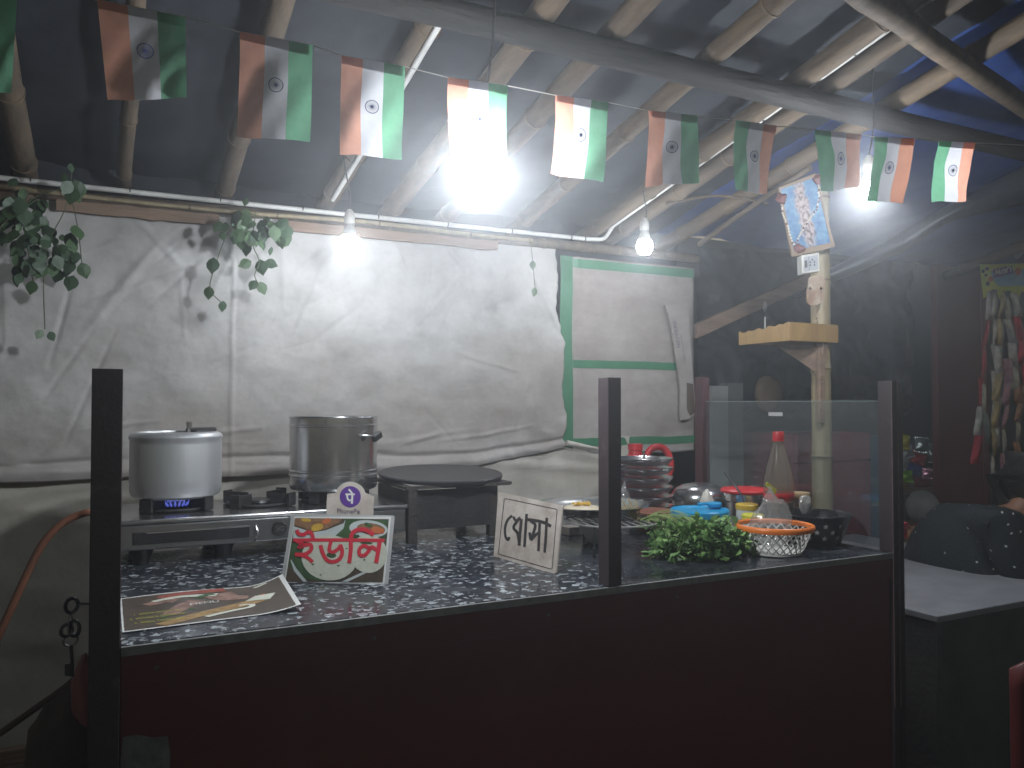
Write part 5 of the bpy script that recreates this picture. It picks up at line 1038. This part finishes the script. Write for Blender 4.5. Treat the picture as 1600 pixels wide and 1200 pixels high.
for k, (a, c, mt, n, wpx) in enumerate(STR):
    yy = HY-.012-.014*(k % 3); t = thing('sachet_strip', SL[k]+' on the neighbouring stall', 'sachet strip', P(*a, Y=yy), 'hanging sachet strips')
    for i in range(n):
        t0, t1 = i/n, (i+1)/n; u0, v0, u1, v1 = a[0]+(c[0]-a[0])*t0, a[1]+(c[1]-a[1])*t0, a[0]+(c[0]-a[0])*t1, a[1]+(c[1]-a[1])*t1
        wob = 3*math.sin(i*1.7+k); p0, p1 = P(u0+wob, v0, Y=yy), P(u1-wob, v1, Y=yy); d = p1-p0; w = wpx/FPX*depth(p0); sd = V((.95, .3*math.sin(i+k), 0))
        b = MB()
        for s_ in (1, -1): b.grid(lambda u, v: p0+d*v+sd*((u-.5)*w*(1-.25*math.sin(math.pi*v)**2*.4))+V((0, -s_*(.013*math.sin(math.pi*u)*math.sin(math.pi*v)**.7+.003*nz((u*5+k, v*5, i))*math.sin(math.pi*u)*math.sin(math.pi*v)), 0)), 6, 7)
        b.build('sachet', mt if (i+k) % 4 else 'pk_silver', t, smooth=60)
crumple('clear_packet', P(1590, 405, Y=2.6), .05, 'poly_bag', 'clear crinkled plastic packet above the header card', 'packet', (.9, .5, 1.7), amp=.4)

# ---------------------------------------------------------------- cement table at right
TZ = .592
t0 = P(1465, 963, Z=TZ); t1 = P(1800, 915, Z=TZ); tx1 = t1.x; ty1 = P(1345, 833, Z=TZ).y
tt = thing('cement_table', 'low table with pale grey cement top right of the counter', 'table', (t0.x+.3, t0.y+.4, 0))
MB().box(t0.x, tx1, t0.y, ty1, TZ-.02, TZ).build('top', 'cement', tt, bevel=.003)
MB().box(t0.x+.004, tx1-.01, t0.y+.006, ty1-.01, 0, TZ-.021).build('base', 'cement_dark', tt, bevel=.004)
MB().box(t0.x+.0005, t0.x+.016, t0.y+.0015, t0.y+.0058, .38, TZ-.0215).build('worn_corner', 'cement_worn', tt)
# ---------------------------------------------------------------- red chair corner
ch = thing('plastic_chair', 'dark red plastic chair at the lower right corner', 'chair', (1.02, .95, 0))
cc = P(1800, 1180, D=1.25)
def chm(x, y, z): return V((cc.x, cc.y, 0))+V((.8, -.6, 0))*x+V((.6, .8, 0))*y+V((0, 0, z))
b = MB(); nb = 24
def backp(u, v):
    a = (u-.5)*2; z = .42+.40*v; w = .2+.02*v; top = .06*(1-abs(a)**3)*v
    return chm(a*w, -.05*v-.04*(1-a*a), z+top-.03)
b.grid(backp, nb, 12); b.build('backrest', 'chair_red', ch, smooth=80, solid=.008)
MB().grid(lambda u, v: chm((u-.5)*.42, v*.4-.02, .42-.015*math.sin(math.pi*u)), 12, 8).build('seat', 'chair_red', ch, smooth=80, solid=.01)
for (x, y) in ((-.2, -.02), (.2, -.02), (-.2, .37), (.2, .37)): MB().tube([chm(x*1.1, y*1.08, 0), chm(x, y, .415)], [.018, .022], 8).build('leg', 'chair_red', ch, smooth=60)

# ---------------------------------------------------------------- person in dark dotted clothes, bending
pcn = P(1535, 800, D=2.98)
pe = thing('person', 'person in dark dotted clothes bending forward behind the cement table', 'person', (pcn.x, pcn.y, 0))
def skin_mesh(name, joints, edges, mat, sub=2, root=0):
    me = bpy.data.meshes.new(name); me.from_pydata([tuple(V(j[0])-ORG[pe.name]) for j in joints], edges, []); o = bpy.data.objects.new(name, me); S.collection.objects.link(o); o.parent = pe; ORG[o.name] = ORG[pe.name]
    o.modifiers.new('k', 'SKIN'); sv_ = me.skin_vertices[0].data
    for i, j in enumerate(joints):
        r = j[1]; sv_[i].radius = r if isinstance(r, tuple) else (r, r)
    sv_[root].use_root = True
    m = o.modifiers.new('s', 'SUBSURF'); m.levels = sub; m.render_levels = sub; me.materials.append(MATS[mat])
    dg = bpy.context.evaluated_depsgraph_get(); dg.update(); nm_ = bpy.data.meshes.new_from_object(o.evaluated_get(dg)); o.modifiers.clear(); o.data = nm_; nm_.name = name; nm_.shade_smooth(); return o
def pj(u, v, dz=0.): return P(u, v, D=2.98+dz)
hip = pj(1488, 872, .05); mid = pj(1510, 834, .03); chest = pj(1556, 826, 0); nk = pj(1598, 792, -.02); hdp = pj(1607, 764, -.02)
shl, shr = pj(1566, 822, -.15), pj(1566, 822, .15)
JT = [(hip, .125), (mid, .12), (chest, .105), (nk, .042), (hdp, .082), (pj(1636, 772, -.02), .068),
      (shl, .075), (shl+V((.08, -.02, -.2)), .05), (shl+V((.22, .0, -.3)), .035), (shl+V((.28, .0, -.32)), .03),
      (shr, .075), (shr+V((.08, .02, -.2)), .05), (shr+V((.22, .0, -.3)), .035), (shr+V((.28, .0, -.32)), .03),
      (hip+V((.02, -.13, -.06)), .095), (hip+V((.28, -.14, -.12)), .065), (V((hip.x+.10, hip.y-.14, .09)), .045), (V((hip.x+.22, hip.y-.14, .04)), .04),
      (hip+V((.02, .13, -.06)), .095), (hip+V((.28, .14, -.12)), .065), (V((hip.x+.10, hip.y+.14, .09)), .045), (V((hip.x+.22, hip.y+.14, .04)), .04)]
ED = [(0, 1), (1, 2), (2, 3), (3, 4), (4, 5), (2, 6), (6, 7), (7, 8), (8, 9), (2, 10), (10, 11), (11, 12), (12, 13), (0, 14), (14, 15), (15, 16), (16, 17), (0, 18), (18, 19), (19, 20), (20, 21)]
body = skin_mesh('body', [(p, r*(.68 if k in (0, 1, 2, 6, 10, 7, 11, 14, 15, 16, 18, 19, 20) else 1)) for k, (p, r) in enumerate(JT)], ED, 'skin')
cl = [(p, r+(.032 if k < 3 else .016)) for k, (p, r) in enumerate(JT) if k not in (3, 4, 5, 9, 13, 17, 21)]
ix = [k for k in range(len(JT)) if k not in (3, 4, 5, 9, 13, 17, 21)]; mpx = {k: i for i, k in enumerate(ix)}
top = skin_mesh('clothing', cl, [(mpx[a], mpx[c]) for a, c in ED if a in mpx and c in mpx], 'cloth_dark')
# woven dots on the cloth
cands = [(p.center.copy(), p.normal.copy()) for p in top.data.polygons]; random.shuffle(cands); kept = []
for c, n in cands:
    if len(kept) < 420 and all((c-k).length > .030 for k, _ in kept): kept.append((c, n))
b = MB()
for c, n in kept:
    a = n.orthogonal().normalized(); d = n.cross(a); q = c+n*.002+ORG[pe.name]; b.poly([q+a*.0058, q+d*.004, q-a*.0058, q-d*.004])
dots = b.build('cloth_dots', 'cloth_dot', top)
hr = skin_mesh('hair', [(hdp+V((-.03, 0, .03)), .075), (hdp+V((.0, .0, .055)), .082), (hdp+V((.05, -.01, .05)), .07), (hdp+V((-.075, .0, -.0)), .05)], [(0, 1), (1, 2), (0, 3)], 'hair')

# ---------------------------------------------------------------- left side: hoses, keys, sack
YH = 2.12
def hose(pts, r, mat, label):
    b = MB(); b.tube(smooth_path(pts, 8), r, 10); return tag(b.build('rubber_hose', mat, smooth=60), label, 'hose')
hose([(SX0+.02, 2.3, SZ-.04), (SX0-.02, 2.29, SZ-.028)]+[P(u, v, Y=YH) for u, v in ((150, 801), (120, 806), (92, 822), (65, 852), (42, 897), (20, 945), (-5, 1000), (-40, 1090))]+[V((-.42, 2.1, .03)), V((-.6, 2.0, .012))], .0085, 'rubber_brown', 'orange brown rubber gas hose curving down left of the counter')
hose([P(u, v, Y=1.98) for u, v in ((150, 1030), (128, 1050), (100, 1075), (55, 1107), (0, 1146), (-60, 1188))]+[V((-.45, 1.9, .2))], .007, 'rubber_dull', 'dull brown hose sloping below the orange gas hose')
kx = P(140, 943, Y=1.49)
kk = thing('key_bunch', 'bunch of keys hanging from the lock on the counter post', 'keys', kx)
KK = Card(V((0, 1.485, 0)), V((0, -1, 0)))
MB().tube([KK.at(149, 943), KK.at(122, 944)], .0022, 6).build('key_blade', 'steel_dull', kk)
def ring_at(u, v, a, c, r, name, mat, yaw=0.):
    o = KK.at(u, v); s = depth(o)/FPX; b = MB(); b.tube([o+V((a*s*math.cos(t)*math.cos(yaw), a*s*math.cos(t)*math.sin(yaw), c*s*math.sin(t))) for t in [2*math.pi*i/20 for i in range(21)]], r, 6, False); return b.build(name, mat, kk, smooth=60)
ring_at(112, 946, 9, 11, .0032, 'key_head', 'metal_key', .3); ring_at(110, 976, 3, 16, .0012, 'ring', 'steel_dull', .2); ring_at(104, 985, 9, 9, .003, 'charm', 'metal_key', .6); ring_at(116, 982, 8, 12, .003, 'charm', 'metal_key', -.5); ring_at(110, 1000, 10, 9, .0022, 'ring', 'steel_dull', .2)
MB().tube([KK.at(111, 1008), KK.at(113, 1045)], .0028, 6).build('hanging_key', 'metal_key', kk); q = MB(); q.prism([KK.at(101, 1038), KK.at(115, 1036), KK.at(116, 1058), KK.at(101, 1056)], (0, .003, 0)); q.build('key_bit', 'metal_key', kk)
sk0 = P(118, 1150, Y=1.75)
sb = crumple('gunny_sack', (sk0.x-.01, 1.80, 0), .16, 'sack', 'brown sack standing on the floor left of the counter', 'sack', (.62, .6, 1.9), amp=.15, sc=9)
crumple('pink_bag', (P(134, 1100, Y=1.72).x, 1.70, P(134, 1128, Y=1.72).z), .048, 'sack_pink', 'faded pink plastic bag tucked beside the counter post', 'bag', (.45, .6, 1.2), amp=.25)

# ---------------------------------------------------------------- added haze volume: stands in for glare, lifts blacks, puts glow round bulbs
if HAZE:
    hm = bpy.data.materials.new('haze'); hm.use_nodes = True; nt = hm.node_tree; nt.nodes.remove(nt.nodes['Principled BSDF'])
    vo = nt.nodes.new('ShaderNodeVolumePrincipled'); vo.inputs['Color'].default_value = (.92, .95, 1, 1); vo.inputs['Density'].default_value = HAZE; vo.inputs['Anisotropy'].default_value = .82
    nt.links.new(vo.outputs[0], nt.nodes['Material Output'].inputs['Volume']); MATS['haze'] = hm
    o = MB().box(-19, 19, -19, 19, -1, 3.4).build('haze', 'haze'); o['kind'] = 'stuff'; o['label'] = 'thin bluish haze added for veil and glow round the bulbs'; o['category'] = 'haze'
